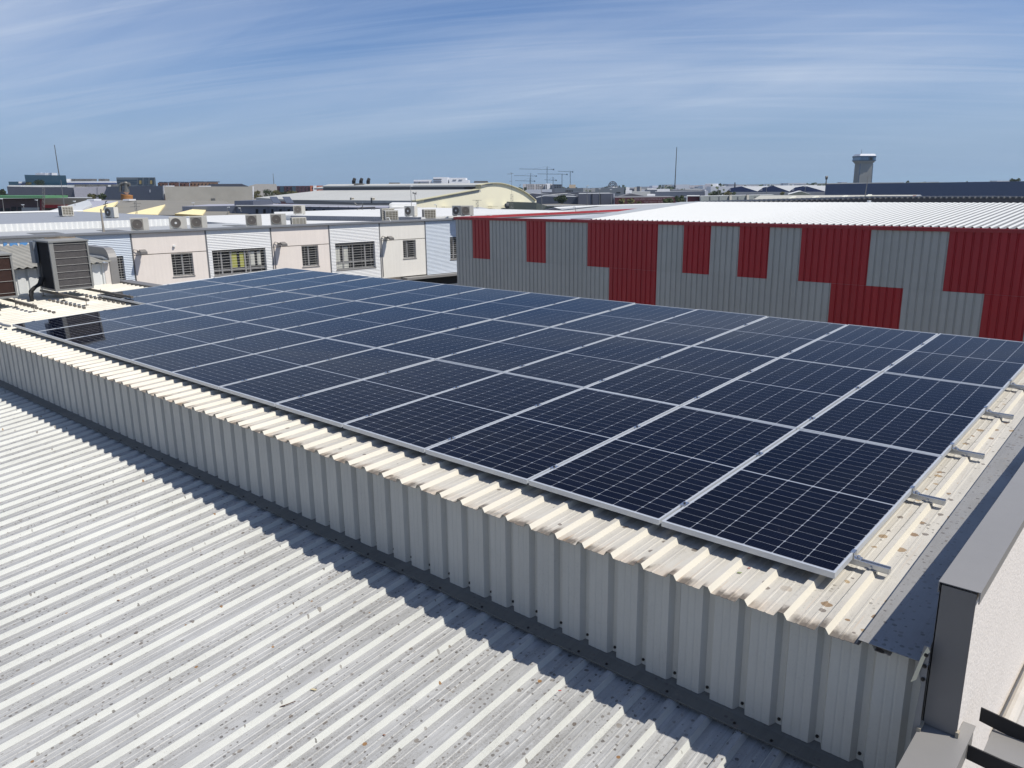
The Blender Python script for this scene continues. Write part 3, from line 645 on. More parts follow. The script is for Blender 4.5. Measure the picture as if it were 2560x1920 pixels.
def flatpanel(s0, s1, z0, z1, m_, holes):
    mb = MB(); zj = -1.02; g = .018; x = s0 + .03
    cuts = sorted(holes); 
    for (za, zb) in ((zj + g, z1), (z0, zj - g)):
        h = [c for c in cuts if c[2] < zb and c[3] > za + .3] if za < zj - .3 or True else []
        h = [c for c in cuts if min(zb, c[3]) - max(za, c[2]) > .2]
        xx = x
        for (a, b2, c, d) in h:
            fb(mb, xx, a, -.25, 0, za, zb); fb(mb, a, b2, -.25, 0, za, max(za + .001, c)); 
            if d < zb: fb(mb, a, b2, -.25, 0, d, zb)
            xx = b2
        fb(mb, xx, s1 - .03, -.25, 0, za, zb)
    RW(mb.build('wall_panel', m_))
def ribpanel(s0, s1, z0, z1, m_, holes):
    mb = MB(); p = .085; k = 0; z = z0
    while z < z1 - .02:
        zt = min(z + p, z1); segs = [(s0 + .05, s1 - .05)]
        for (a, b2, c, d) in holes:
            if zt > c and z < d: segs = [q for (u, v) in segs for q in ((u, min(v, a)), (max(u, b2), v)) if q[1] - q[0] > .02]
        for (u, v) in segs:
            pts = [(0, z), (.016, z + .004), (.016, z + p * .42), (0, z + p * .60), (-.002, z + p)]
            i = len(mb.v)
            for ss in (u, v): mb.v += [tuple(FM @ Vector((ss, q[0], q[1]))) for q in pts] + [tuple(FM @ Vector((ss, -.2, z + p))), tuple(FM @ Vector((ss, -.2, z)))]
            n = 7
            for q in range(n): j = (q + 1) % n; mb.f.append([i + q, i + j, i + n + j, i + n + q]); mb.mi.append(0)
            mb.f.append([i + q for q in range(n)]); mb.mi.append(0); mb.f.append([i + n + q for q in range(n)]); mb.mi.append(0)
        z += p; k += 1
    RW(mb.build('ribbed_panel', m_))
def window(s0, s1, z0, z1, mull, nb=8, split=None, curtains=None, sill=True, reveal=.12):
    t = MB(); f_ = .05
    fb(t, s0, s1, -reveal - .06, -reveal, z0, z0 + f_); fb(t, s0, s1, -reveal - .06, -reveal, z1 - f_, z1); fb(t, s0, s0 + f_, -reveal - .06, -reveal, z0 + f_, z1 - f_); fb(t, s1 - f_, s1, -reveal - .06, -reveal, z0 + f_, z1 - f_)
    for q in mull: fb(t, q - .04, q + .04, -reveal - .06, -reveal + .01, z0 + f_, z1 - f_)
    if split: fb(t, s0 + f_, s1 - f_, -reveal - .055, -reveal + .005, split - .03, split + .03)
    fb(t, s0 - .0, s0 + .004, -reveal, .0, z0, z1); fb(t, s0, s1, -reveal, 0, z1 - .004, z1)
    fr_ = RW(t.build('window_frame', mat('window frame grey', srgb(150, 150, 150), .5)))
    off = Vector(row.location)
    mb = MB(); fb(mb, s0 + f_, s1 - f_, -reveal - .05, -reveal - .04, z0 + f_, z1 - f_); o = mb.build('pane', m_glassdk); o.parent = fr_
    for (a, b2, c, d, cm) in (curtains or []):
        mb = MB(); fb(mb, a, b2, -reveal - .039, -reveal - .030, c, d); o = mb.build('blind', cm); o.parent = fr_
    if sill:
        mb = MB(); fb(mb, s0 - .03, s1 + .03, -reveal, .03, z0 - .05, z0 - .001); o = mb.build('sill', m_cap); o.parent = fr_
    for k in range(nb):
        zb_ = z0 + (z1 - z0) * (k + .6) / nb; mb = MB(); a = FM @ Vector((s0, -.02, zb_)); b2 = FM @ Vector((s1, -.02, zb_)); mb.tube(a, b2, .0065, n=5); o = mb.build('security_bar', m_bar); o.parent = fr_
    for q in ([s0 + .18, s1 - .18] if s1 - s0 < 1.5 else [s0 + .3, s0 + (s1 - s0) * .35, s0 + (s1 - s0) * .65, s1 - .3]):
        mb = MB(); mb.tube(FM @ Vector((q, -.015, z0)), FM @ Vector((q, -.015, z1)), .0065, n=5); o = mb.build('security_bar', m_bar); o.parent = fr_
hA = (-3.42, -2.86, -2.46, -1.08); h1 = (-.59, .49, -2.22, -1.055); hB = (1.50, 4.44, -2.36, -1.05); h2 = (6.58, 7.61, -2.23, -1.05); hC = (8.70, 11.36, -2.58, -1.10); h3 = (13.38, 14.34, -2.20, -1.07); hD = (17.00, 18.1, -2.50, -1.12)
ZT = .035
flatpanel(-30, -5.6, -7.5, ZT, m_cream2, [])
ribpanel(-5.6, -2.39, -4.5, ZT, m_ribb, [hA]); flatpanel(-2.39, 1.25, -4.5, ZT, m_cream, [h1]); ribpanel(1.25, 4.83, -4.5, ZT, m_ribw, [hB])
flatpanel(4.83, 8.35, -4.5, ZT, m_cream, [h2]); ribpanel(8.35, 11.75, -4.5, ZT, m_ribw, [hC]); flatpanel(11.75, 15.08, -3.30, ZT, m_cream2, [h3]); ribpanel(15.08, 18.6, -3.34, ZT, m_ribb, [hD])
flatpanel(18.6, 30, -7.5, ZT, m_cream2, [])
for s_ in (-5.6, -2.39, 1.25, 4.83, 8.35, 11.75, 15.08, 18.6):
    mb = MB(); fb(mb, s_ - .028, s_ + .028, -.2, .012, -4.4 if s_ < 11 else -3.3, ZT); RW(mb.build('joint_trim', mat('joint grey', srgb(118, 118, 120), .6)))
yel = mat('yellow blind', srgb(176, 176, 92), .7); whb = mat('pale blind', srgb(206, 206, 196), .7)
window(hA[0], hA[1], hA[2], hA[3], [], 11, split=-2.15); window(h1[0], h1[1], h1[2], h1[3], [-.03], 9)
window(hB[0], hB[1], hB[2], hB[3], [2.0, 2.5, 3.30, 3.55], 9, split=-2.08, curtains=[(2.56, 2.86, -2.0, -1.2, yel), (3.02, 3.25, -2.0, -1.2, yel), (3.62, 3.85, -1.95, -1.2, whb), (4.0, 4.2, -1.95, -1.2, whb)])
window(h2[0], h2[1], h2[2], h2[3], [7.03], 9)
window(hC[0], hC[1], hC[2], hC[3], [9.25, 9.9, 10.72], 10, split=-2.15, curtains=[(8.78, 9.05, -2.1, -1.25, whb), (9.32, 9.6, -2.1, -1.25, whb), (8.8, 9.6, -2.5, -2.2, whb)])
window(h3[0], h3[1], h3[2], h3[3], [13.74], 9); window(hD[0], hD[1], hD[2], hD[3], [17.35], 11, split=-2.2)
# canopy band and lower openings at the far end
mb = MB(); fb(mb, 13.25, 19.5, -.2, .55, -3.50, -3.36); RW(mb.build('canopy', m_cap))
mb = MB(); fb(mb, 13.4, 19.5, -.3, -.1, -4.1, -3.52); RW(mb.build('shop_opening', m_dark)); ribpanel(11.75, 19.5, -7.4, -4.1, m_ribw, [])
mb = MB(); fb(mb, 14.9, 19.5, .0, .05, -4.05, -3.54); RW(mb.build('shutter_box', m_dark))
# blue lettering on the left part (cut off by the annex roof)
lt = MB(); x = -7.78
for w_, kind_ in ((.14, 0), (.30, 1), (.30, 1), (.16, 1)):
    fb(lt, x, x + w_, .002, .03, -.56, -.16 if kind_ else -.12); 
    if w_ > .2: fb(lt, x + w_ * .9, x + w_ * 1.05, .002, .03, -.50, -.24)
    x += w_ + .10
RW(lt.build('blue_lettering', mat('sign blue', srgb(92, 150, 206), .5)))
mb = MB(); a = FM @ Vector((-.40, 0, -.68)); mb.tube(a, a + FN * .06, .07, n=12); mb.tube(a + FN * .06, a + FN * .10, .045, n=12); o = RW(mb.build('round_lamp', m_white))
for k, (s_, lab) in enumerate(((-2.05, 'left'), (5.30, 'middle'), (12.2, 'right'))):
    t = thing('wall_floodlight', 'dark box floodlight on an arm, %s one of three on the white row' % lab, 'lamp', FM @ Vector((s_, 0, -.85)), 'floodlights on the white row'); o0 = Vector(t.location)
    def K(o): o.parent = t; o.location = Vector(o.location) - o0; return o
    mb = MB(); fb(mb, s_ - .13, s_ + .13, .0, .42, -.86, -.80); K(mb.build('arm_plate', m_capd))
    mb = MB(); mb.prism([FM @ Vector(q) for q in ((s_ - .13, .30, -.86), (s_ - .13, .62, -.96), (s_ - .13, .62, -.84), (s_ - .13, .30, -.74))], FT * .30); K(mb.build('lamp_head', m_capd))
    mb = MB(); pth = [(s_ - .13, .1, -.78), (s_ - .30, .06, -.74), (s_ - .36, .03, -.85), (s_ - .34, .03, -3.2)]; mb.path([FM @ Vector(q) for q in pth], .018, n=6); K(mb.build('cable_pipe', m_capd))
# roofs of the row
m_rgrey = mat('pale grey roof', srgb(176, 178, 178), .6, var=.06, vscale=.6); m_rwhite = mat('white roof', srgb(222, 222, 218), .6, var=.05, vscale=.8); m_rgreyd = mat('mid grey roof', srgb(150, 154, 160), .6, var=.06)
mb = MB(); fb(mb, -30, 6.2, -9.2, -.4, -.12, .02); RW(mb.build('flat_roof', m_rgrey)); mb = MB(); fb(mb, 6.2, 30, -28, -.4, -.12, -.0); RW(mb.build('flat_roof', m_rwhite))
for (a, b2) in ((-5.9, -4.6), (-2.6, -1.6), (4.3, 5.3)):
    mb = MB(); fb(mb, a, b2, -5.6, -1.6, .021, .035); RW(mb.build('roof_light', mat('skylight grey', srgb(108, 106, 100), .5)))
# upper step with ribbed band
up = []
for k in range(130):
    a = -30 + k * .27; up += [(a, 0, 0), (a + .16, .03, 0), (a + .22, .03, 0), (a + .25, 0, 0)]
up.append((up[-1][0] + .02, 0, 0))
up = [q for q in up if q[0] < 4.6]
RW(link('ribbed_band', sheet_mesh('ribbed_band', up, .42, lambda u, v, h: FM @ Vector((u, -9.0 + h, v)), [m_white])))
mb = MB(); mb.prism([FM @ Vector(q) for q in ((-30, -9.1, .42), (4.6, -9.1, .42), (.5, -22, .72), (-30, -22, .72))], (0, 0, -.5)); RW(mb.build('upper_roof', m_rgreyd))
mb = MB(); mb.prism([FM @ Vector(q) for q in ((-30, -21.9, .74), (.5, -21.9, .74), (.5, -22.1, .80), (-30, -22.1, .80))], (0, 0, .04)); RW(mb.build('upper_coping', m_white))
# higher white roofed block to the right: shaded ribbed side faces us
gp = []
k0 = Pz(723, 539, .55); k1 = Pz(1100, 548, .42)
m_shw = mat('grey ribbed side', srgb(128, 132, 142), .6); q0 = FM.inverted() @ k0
sy = q0.x; print('Q0', q0, FM.inverted() @ k1)
L_ = 15.0
for k in range(int(L_ / .18)): a = k * .18; gp += [(a, 0, 0), (a + .12, 0, 0), (a + .13, -.02, 0), (a + .17, -.02, 0)]
gp.append((L_, 0, 0))
SA, SB = Vector((11.0, -10.5)), Vector((15.2, -.6)); L_ = (SB - SA).length; sdv = (SB - SA).normalized(); snv = Vector((sdv.y, -sdv.x))
RW(link('ribbed_side', sheet_mesh('ribbed_side', [q for q in gp if q[0] < L_ - .05] + [(L_, 0, 0)], .36, lambda u, v, h: FM @ Vector((SA.x + sdv.x * u - .02 * 0 + snv.x * -h * 0 - h, SA.y + sdv.y * u, v - .03 - .006 * u)), [m_shw])))
mb = MB(); mb.prism([FM @ Vector(q) for q in ((SA.x + .03, SA.y, .335), (SB.x + .03, SB.y, .27), (30, -.6, .27), (30, -21, .335), (14.5, -21, .335), (11.0, -13, .335))], (0, 0, -.36)); RW(mb.build('upper_block', m_rwhite))

# small air conditioners (pixel columns measured on the photo, all standing on the row's roofs)
for i, (x0, x1, yb, z, yo, st, lab) in enumerate([
    (330, 368, 576, .155, 0, 0, 'cream air conditioner on the white row, first of six on the coping from the left'),
    (426, 465, 574, .155, 0, 2, 'cream air conditioner with white fan hub, second on the coping from the left'),
    (479, 515, 571, .155, 0, 0, 'cream air conditioner close right of the one with the white fan hub'),
    (620, 650, 566, .155, 0, 0, 'cream air conditioner left of the pair before the grey ribbed side'),
    (681, 712, 563, .155, 0, 0, 'cream air conditioner right beside the grey ribbed side wall')]):
    ac_row(lab, x0, x1, -.75, .10, yo, style=st)
ac_row('low air conditioner showing its coil, on the coping beside the grey ribbed side', 733, 760, -.9, .06, .3, style=1, h=.42)
ac_at('small air conditioner on the white roof behind the row, near its left corner', 741, 757, 536, .335, 0, style=0)
ac_row('air conditioner seen from behind on the coping, with a curled white hose', 967, 990, -.7, .10, .35, style=1)
ac_row('second air conditioner standing behind the one with the curled hose', 958, 982, -1.5, .10, .35, style=1, h=.72)
ac_at('air conditioner turned sideways with a tall lamp pole rising behind it', 1019, 1037, 541, .30, -.7, style=2)
ac_row('air conditioner with hose on the coping left of the red building', 1061, 1086, -.7, .10, .4, style=1)
ac_at('dark fronted air conditioner just behind the red building corner', 1137, 1158, 540, .29, -.6, style=2)
ac_at('white air conditioner partly behind the red building corner', 1160, 1174, 540, .29, .2, style=0)
ac_up('air conditioner with square guard on the far grey roof at the left', 158, 176, 541, .7, style=1)
ac_up('air conditioner with black fan side on the far grey roof', 272, 289, 545, -.9, style=2)
mb = MB(); mb.path([P(964, 552, 46.2), P(967, 545, 46), P(972, 544, 46), P(976, 553, 46)], .03, n=6); tag(mb.build('white_hose', m_white), 'curled white hose beside the air conditioner on the coping', 'hose')

# ------------------------------------------------------------------ red and grey building
azr = math.radians(179.0); TR = Vector((-math.cos(azr), -math.sin(azr), 0)); NR = Vector((-TR.y, TR.x, 0))   # NR points into the building
rr_ = ray(1139, 545); A0 = CAM + rr_ * ((20.0 - CAM.y) / rr_.y); A0 = Vector((A0.x, A0.y, 0))
red = thing('red_grey_warehouse', 'warehouse clad in grey and dark red ribbed panels with a white ribbed roof', 'building', (A0.x, A0.y, GZ))
def RD(o): o.parent = red; o.location = Vector(o.location) - Vector((A0.x, A0.y, GZ)); return o
RM = Matrix(((TR.x, NR.x, 0, A0.x), (TR.y, NR.y, 0, A0.y), (0, 0, 1, 0), (0, 0, 0, 1)))
m_redp = mat('dark red cladding', srgb(170, 30, 38), .42, var=.04, streak=.14); m_greyp = mat('mid grey cladding', srgb(178, 179, 172), .45, var=.04, streak=.12); m_redt = mat('red coping', srgb(158, 40, 44), .45)
rp = []
for k in range(5):
    a = k * .2; rp += [(a, 0, 0), (a + .012, .014, 0), (a + .150, .014, 0), (a + .165, -.012, 0), (a + .185, -.012, 0)]
rp.append((1.0, 0, 0))
def rpan(z0, z1, m_):
    return sheet_mesh('cladding_panel', rp, z1 - z0, lambda u, v, h: RM @ Vector((u, -h, z0 + v)) - Vector((A0.x, A0.y, GZ)), [m_])
ZS, ZTp = -.845, .745
meshes = {('t', 1): rpan(ZS, ZTp, m_redp), ('t', 0): rpan(ZS, ZTp, m_greyp), ('b', 1): rpan(-7.9, ZS - .004, m_redp), ('b', 0): rpan(-7.9, ZS - .004, m_greyp)}
topred = {1, 4, 7, 8, 9, 11, 13, 15, 16, 19, 20, 21, 24}; botred = {8, 9, 16, 17, 20, 23}
for n in range(27):
    for ch, st_ in (('t', topred), ('b', botred)):
        o = bpy.data.objects.new('cladding_panel', meshes[(ch, 1 if n in st_ else 0)]); COL.objects.link(o); o.parent = red; o.location = TR * n
mb = MB(); mb.box((-.01, .02, GZ), (27.2, 34, .60), 0, RM); RD(mb.build('inner_wall', m_greyp))
mb = MB(); mb.box((-.08, -.06, .735), (27.2, .10, .835), 0, RM); RD(mb.build('front_coping', m_redt))
mb = MB(); mb.box((-.08, .102, .735), (.10, 34, .835), 0, RM); RD(mb.build('side_coping', m_redt)); 
mb = MB(); mb.box((.10, 33.8, .60), (27, 34.0, .835), 0, RM); RD(mb.build('rear_coping', m_redt))
mb = MB(); mb.box((.101, .101, .60), (27, 33.8, .66), 0, RM); RD(mb.build('flat_roof', mat('flat grey deck', srgb(186, 192, 198), .6)))
for k in range(8):
    mb = MB(); mb.box((-.09, 2 + k * 4, .836), (.11, 2.12 + k * 4, .846), 0, RM); RD(mb.build('coping_clip', m_white))
wprof2 = []
nr_ = 100
for k in range(nr_):
    a = k * .2
    wprof2 += [(a, 0, 0), (a + .06, 0, 1), (a + .078, .028, 1), (a + .095, .034, 1), (a + .112, .028, 1), (a + .13, 0, 0)]
wprof2.append((nr_ * .2, 0, 0))
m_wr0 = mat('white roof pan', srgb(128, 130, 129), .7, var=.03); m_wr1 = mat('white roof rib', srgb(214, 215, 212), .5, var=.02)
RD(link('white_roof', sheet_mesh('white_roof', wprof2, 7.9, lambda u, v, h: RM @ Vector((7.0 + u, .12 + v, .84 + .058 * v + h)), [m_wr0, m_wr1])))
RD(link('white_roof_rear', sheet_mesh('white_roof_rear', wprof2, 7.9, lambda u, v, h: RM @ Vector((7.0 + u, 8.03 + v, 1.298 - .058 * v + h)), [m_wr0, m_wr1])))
mb = MB(); mb.prism([RM @ Vector(q) for q in ((7.0, .12, .83), (7.0, 8.0, 1.28), (7.0, 15.9, .83), (7.0, 15.9, .66), (7.0, .12, .66))], TR * .02); RD(mb.build('gable_end', m_capd))
mb = MB(); mb.prism([RM @ Vector(q) for q in ((6.1, .12, .86), (7.05, .12, .88), (7.05, 8.0, 1.335), (6.1, 8.0, 1.315))], (0, 0, -.03)); RD(mb.build('verge_strip', mat('verge strip', srgb(178, 182, 184), .6)))

# ------------------------------------------------------------------ background buildings
def block(name, label, cat, tops, d, thick, wall, roof=None, base=GZ, wins=(), winm=None, ext=None, group=None, extras=(), lit=False):
    """tops: left-to-right roofline on the photo; the front face stands d metres ahead and the body runs back"""
    P = P_
    if lit:
        nL = LITN; xm = (tops[0][0] + tops[-1][0]) / 2; k0_ = nL.dot(P(xm, tops[0][1], d))
        def P(px, py, dd): r = ray(px, py); return CAM + r * ((k0_ + nL.dot(FH) * (dd - d) - nL.dot(CAM)) / nL.dot(r))
    pts = [P(px, py, d) for px, py in tops]; c = sum(pts, Vector()) / len(pts)
    t = thing(name, label, cat, (c.x, c.y, base if base is not None else c.z), group); o0 = Vector(t.location)
    if ext is None:
        xe = tops[-1][0] if (tops[0][0] + tops[-1][0]) / 2 < 1280 else tops[0][0]
        ext = ray(xe, 470); ext.z = 0; ext.normalize()
    ev = ext * thick
    poly = pts + [Vector((pts[-1].x, pts[-1].y, base)), Vector((pts[0].x, pts[0].y, base))]
    n = len(pts); tops_mi = [1] * (n - 1) + [0, 0, 0]
    mb = MB(); mb.prism([p - o0 for p in poly], ev, 0, tops_mi); mb.build('walls', [wall, roof or wall], t)
    for (x0, y0, x1, y1) in wins:
        a, b2, c2, e_ = P(x0, y0, d - .08), P(x1, y0, d - .08), P(x1, y1, d - .08), P(x0, y1, d - .08)
        mb = MB(); mb.prism([q - o0 for q in (a, b2, c2, e_)], FH * .06); mb.build('window', winm or m_glassdk, t)
    for (nm, m_, x0, y0, x1, y1, dd, th) in extras:
        a, b2, c2, e_ = P(x0, y0, d + dd), P(x1, y0, d + dd), P(x1, y1, d + dd), P(x0, y1, d + dd)
        mb = MB(); mb.prism([q - o0 for q in (a, b2, c2, e_)], FH * th); mb.build(nm, m_, t)
    return t
def lblock(*a, **k): return block(*a, lit=True, **k)
def slab(mb, pts, th=.12, mi=0): mb.prism([P(*q) for q in pts], (0, 0, -th), mi)
G1 = mat('slate grey wall', srgb(96, 98, 108), .6); G2_ = mat('lilac grey wall', srgb(168, 168, 178), .6); G3 = mat('blue grey dark wall', srgb(86, 92, 106), .5)
m_conc = mat('weathered concrete', srgb(172, 168, 158), .85, var=.1, vscale=.25); m_teal = mat('teal glass', srgb(46, 84, 102), .15, spec=.9); m_brick = mat('brick', srgb(132, 96, 80), .9, var=.1)
m_bluew = mat('navy cladding', srgb(40, 58, 92), .5, var=.06, vscale=.3); m_blues = mat('navy sheds', srgb(34, 48, 92), .5)
m_yel = mat('pale yellow cladding', srgb(246, 240, 212), .6, var=.02); m_yelb = mat('pale yellow face', srgb(246, 230, 176), .7, var=.03)
m_maroon = mat('maroon wall', srgb(96, 48, 54), .7, var=.08); m_mar2 = mat('dull maroon', srgb(92, 72, 74), .8, var=.1); m_brown = mat('brown grey roof', srgb(134, 130, 120), .8, var=.08, vscale=.3)
m_slate = mat('blue grey row', srgb(112, 118, 132), .6); m_greenr = mat('green canopy', srgb(104, 158, 112), .6); m_hall = mat('hall roof grey', srgb(192, 192, 186), .7, var=.05, vscale=.2); m_clere = mat('clerestory', srgb(74, 74, 78), .5)
m_redb = mat('red band', srgb(132, 40, 48), .6); m_or = mat('orange blocks', srgb(178, 104, 76), .8); m_city = mat('city pale', srgb(182, 178, 172), .8, var=.1)
m_wcity = mat('city white', srgb(226, 228, 232), .7)

# far left
block('glass_office', 'teal glass office block with rooftop plant, tallest at the far left', 'building', [(61, 437), (164.5, 438.5)], 320, 30, m_teal, G1,
      extras=[('roof_plant', m_wcity, x, 433 - k % 2, x + 6, 438, 3, 4) for k, x in enumerate((88, 95, 101, 107, 119, 123))])
block('low_glass_wing', 'low dark glass wing left of the teal office', 'building', [(21, 454), (46, 454)], 300, 20, m_teal, G1)
lblock('blue_stripe_building', 'long white building with a blue stripe right of the teal office', 'building', [(44, 454), (292, 453)], 330, 40, m_wcity, m_wcity,
      extras=[('blue_stripe', mat('stripe blue', srgb(52, 72, 124), .5), 46, 458.5, 64, 462, -.2, .1), ('blue_stripe', mat('stripe blue', srgb(52, 72, 124), .5), 158, 457, 292, 460.5, -.2, .1)] +
      [('roof_plant', m_wcity if k < 1 else m_acdark, x, 447, x + (12 if k == 0 else 4), 453.5, 3, 4) for k, x in enumerate((161, 178, 188, 202, 214, 226, 246, 258))])
block('grey_warehouse', 'slate grey warehouse wall with small dark openings at the far left', 'building', [(17, 466), (40, 466.5), (184, 469)], 190, 40, G1, m_rwhite,
      wins=[(120, 487, 124, 494), (136, 487, 140, 494), (150, 487, 155, 494), (164, 487, 169, 494)], winm=m_dark,
      extras=[('roof_edge', m_rwhite, 20, 463, 190, 467.5, 1, 20)])
lblock('lilac_warehouse', 'plain lilac grey warehouse wall beside the slate one', 'building', [(184, 468), (265, 466)], 186, 40, G2_, m_rwhite, extras=[('wall_joint', G1, 242.5, 468, 243.3, 497, -.1, .05)] + [('roof_vent', m_acdark, x, 461, x + 6, 467, 2, 3) for x in (186, 205, 216, 235, 248, 277)])
block('blue_grey_warehouse', 'dark blue grey warehouse with a white end trim', 'building', [(265, 466.5), (407, 464.5)], 184, 40, G3, m_rgrey, extras=[('end_trim', m_wcity, 407, 464, 410, 500, 0, .4), ('stripe', m_wcity, 374, 474, 375.5, 481, -.1, .05)])
lblock('concrete_wall_building', 'long weathered beige concrete wall with rust streaks', 'building', [(410, 466), (631, 466.5)], 180, 30, m_conc, G1, extras=[('end_trim', m_wcity, 631, 466, 633, 502, 0, .4)] + [('wall_vent', m_acdark, 527, 496, 535, 502, -1, .8), ('roof_curb', m_wcity, 413, 464, 422, 466.5, 1, 3), ('roof_curb', m_wcity, 497, 464.5, 515, 467, 1, 3)])
block('steel_glass_office', 'angular grey steel and glass office behind the metal duct', 'building', [(290.5, 443.5), (388, 443.5)], 260, 25, mat('steel office', srgb(120, 128, 134), .4), G1,
      wins=[(292, 449, 342, 453), (293, 455, 342, 460), (345, 445, 356, 462), (360, 445, 371, 462), (374, 445, 385, 462)], winm=mat('office glass', srgb(58, 72, 86), .15, spec=.9),
      extras=[('painted_reflection', mat('golden reflection tone', srgb(180, 158, 96), .3), 348, 451, 353, 460, -.4, .1), ('painted_reflection', mat('golden reflection tone', srgb(180, 158, 96), .3), 375, 451, 380, 460, -.4, .1)])  # golden panes: a warm reflection put into the colour
for k, (x0, x1, y) in enumerate(((394, 420, 457), (421, 447, 456.5), (448, 473, 457), (474, 545, 456))):
    block('brick_terrace', 'far brown brick terrace above the concrete wall, %s from the left' % ordn[k], 'building', [(x0, y), (x1, y)], 280 + 6 * k, 15, m_brick if k < 3 else mat('tan brick', srgb(166, 132, 104), .9), G3,
          wins=[(x0 + 3 + 9 * j, y + 3, x0 + 6 + 9 * j, y + 6) for j in range(int((x1 - x0) / 9))], extras=[('solar_collector', G3, x0 + 3, y - 2.5, x0 + (x1 - x0) * .5, y, 2, 3), ('solar_collector', G3, x0 + (x1 - x0) * .6, y - 2.5, x1 - 3, y, 2, 3)], group='brick terraces')
block('dark_roofed_building', 'long dark roof behind the right part of the concrete wall', 'building', [(518, 463), (528, 460), (604, 459.5), (622, 466)], 250, 25, G1, G1)
# canopy building left
block('maroon_depot', 'maroon brown depot with window row under a green canopy at the left edge', 'building', [(-60, 497), (102, 496)], 118, 25, m_mar2, m_rgrey,
      wins=[(0, 521, 9, 531), (13, 521, 24, 531), (28, 517, 40, 531), (44, 517, 52, 531), (57, 521, 66, 530)], winm=m_dark,
      extras=[('green_canopy', m_greenr, -60, 489, 113, 495.5, -1.5, 6), ('pale_fascia', m_rgrey, 54, 519, 98, 530, -.15, .1), ('end_pillar', m_redb, 100, 497, 104, 531, -.1, .5)])
block('grey_shed_red_band', 'grey shed with a dark red band beneath it left of the yellow gables', 'building', [(101, 495), (230, 495)], 125, 30, m_brown, m_rgrey, extras=[('red_band', m_redb, 108, 512, 168, 520, -.2, .2)])
# sawtooth shed with yellow gables
saw = thing('sawtooth_shed', 'brown grey sawtooth roof with bright yellow triangular gables at the left', 'building', P(350, 530, 100))
def SW(o): o.parent = saw; o.location = Vector(o.location) - Vector(saw.location); return o
mb = MB(); slab(mb, [(112, 532, 84), (560, 540, 84), (590, 514, 104), (560, 502, 118), (225, 499.5, 118)], .3)
mb.prism([P(112, 532, 84), P(560, 540, 84), P(560, 560, 84), P(112, 560, 84)], FH * 15); SW(mb.build('main_roof', m_brown))
mb = MB(); slab(mb, [(112, 530, 83.5), (190, 531, 83.5), (230, 512, 93), (222, 499, 117)], .2); SW(mb.build('translucent_roof', mat('translucent sheet', srgb(206, 208, 206), .5)))
mb = MB(); slab(mb, [(192, 530, 83.2), (240, 520, 92), (300, 503, 112), (222, 500, 116), (206, 514, 95)], .2); SW(mb.build('grey_roof_light', G2_))
for tri in (((188, 530.5), (295, 503), (268, 533)), ((314, 534.5), (413, 511), (394, 537)), ((437, 534), (523, 512.5), (506, 538))):
    mb = MB(); mb.prism([P(tri[0][0], tri[0][1], 82.6), P(tri[1][0], tri[1][1], 103), P(tri[2][0], tri[2][1], 82.6)], -LITN * .4 + Vector((0, 0, -.2))); SW(mb.build('yellow_gable', m_yelb))
for (x0, x1, y) in ((217, 235, 498), (307, 323, 498)):
    mb = MB(); mb.prism([P(x0, y, 112), P(x1, y, 112), P(x1, y + 4, 112), P(x0, y + 4, 112)], FH * 2); SW(mb.build('roof_hatch', m_wcity))
# cyclone duct
cy_ = thing('cyclone_duct', 'steel extraction duct on an orange brown drum above the brown roofs', 'duct', P(317, 502, 125)); o0 = Vector(cy_.location)
def K(o): o.parent = cy_; o.location = Vector(o.location) - o0; return o
mb = MB(); mb.tube(P(317, 503, 125), P(317, 487, 125), .85, n=20); K(mb.build('drum', mat('rusty drum', srgb(176, 122, 66), .8, var=.15)))
mb = MB(); mb.tube(P(317, 487, 125), P(316, 480, 125), .10, .45, n=14); K(mb.build('cone', m_white)); mb = MB(); mb.tube(P(316, 480, 125), P(315, 458, 125), .45, .30, n=14); mb.tube(P(314, 458, 125), P(313.5, 454, 125), .42, .2, n=14); K(mb.build('stack', m_steel))
mb = MB(); mb.path([P(301, 479, 125), P(301, 463, 125), P(305, 460, 125), P(325, 461, 125)], .28, n=8); K(mb.build('elbow_duct', m_steel))

# blue grey row with small windows
block('blue_grey_row', 'long blue grey building with a row of small windows behind the white roofs', 'building', [(455, 516), (536, 515), (590, 514), (973, 519.5)], 92, 14, m_slate, G2_,
      wins=[(x, 523, x + w, y1) for x, w, y1 in ((639, 6, 534), (658, 6, 541), (678, 5, 532), (698, 6, 531), (719, 6, 529), (762, 6, 528), (783, 6, 528), (806, 6, 528))], winm=m_dark,
      extras=[('white_parapet', m_white, 590, 512.8, 975, 515, -.3, .3), ('step_roof', G3, 586, 502, 633, 514, 2, 8), ('dark_doorway', m_dark, 563, 535, 588, 547, -.1, .05), ('dark_doorway', m_dark, 598, 535, 618, 547, -.1, .05), ('downpipe', G1, 586, 516, 588.5, 560, -.2, .15)] +
      [('wall_joint', G1, x, 516, x + .8, 540, -.06, .04) for x in (670, 690, 710, 731, 775, 798, 820, 845, 870)])
lblock('white_fascia_shop', 'white fascia over blue doors at the right end of the blue grey row', 'building', [(973, 510), (1041, 510)], 90, 12, m_white, m_white, extras=[('blue_door', mat('navy door', srgb(38, 42, 92), .5), 978, 521, 1006, 532, -.3, .1), ('blue_door', mat('navy door', srgb(38, 42, 92), .5), 948, 521, 971, 531, -.5, .1), ('dark_bay', m_dark, 1014, 521, 1040, 532, -.25, .1), ('canopy_lip', m_white, 975, 518, 1047, 520, -1.5, 1.5)])
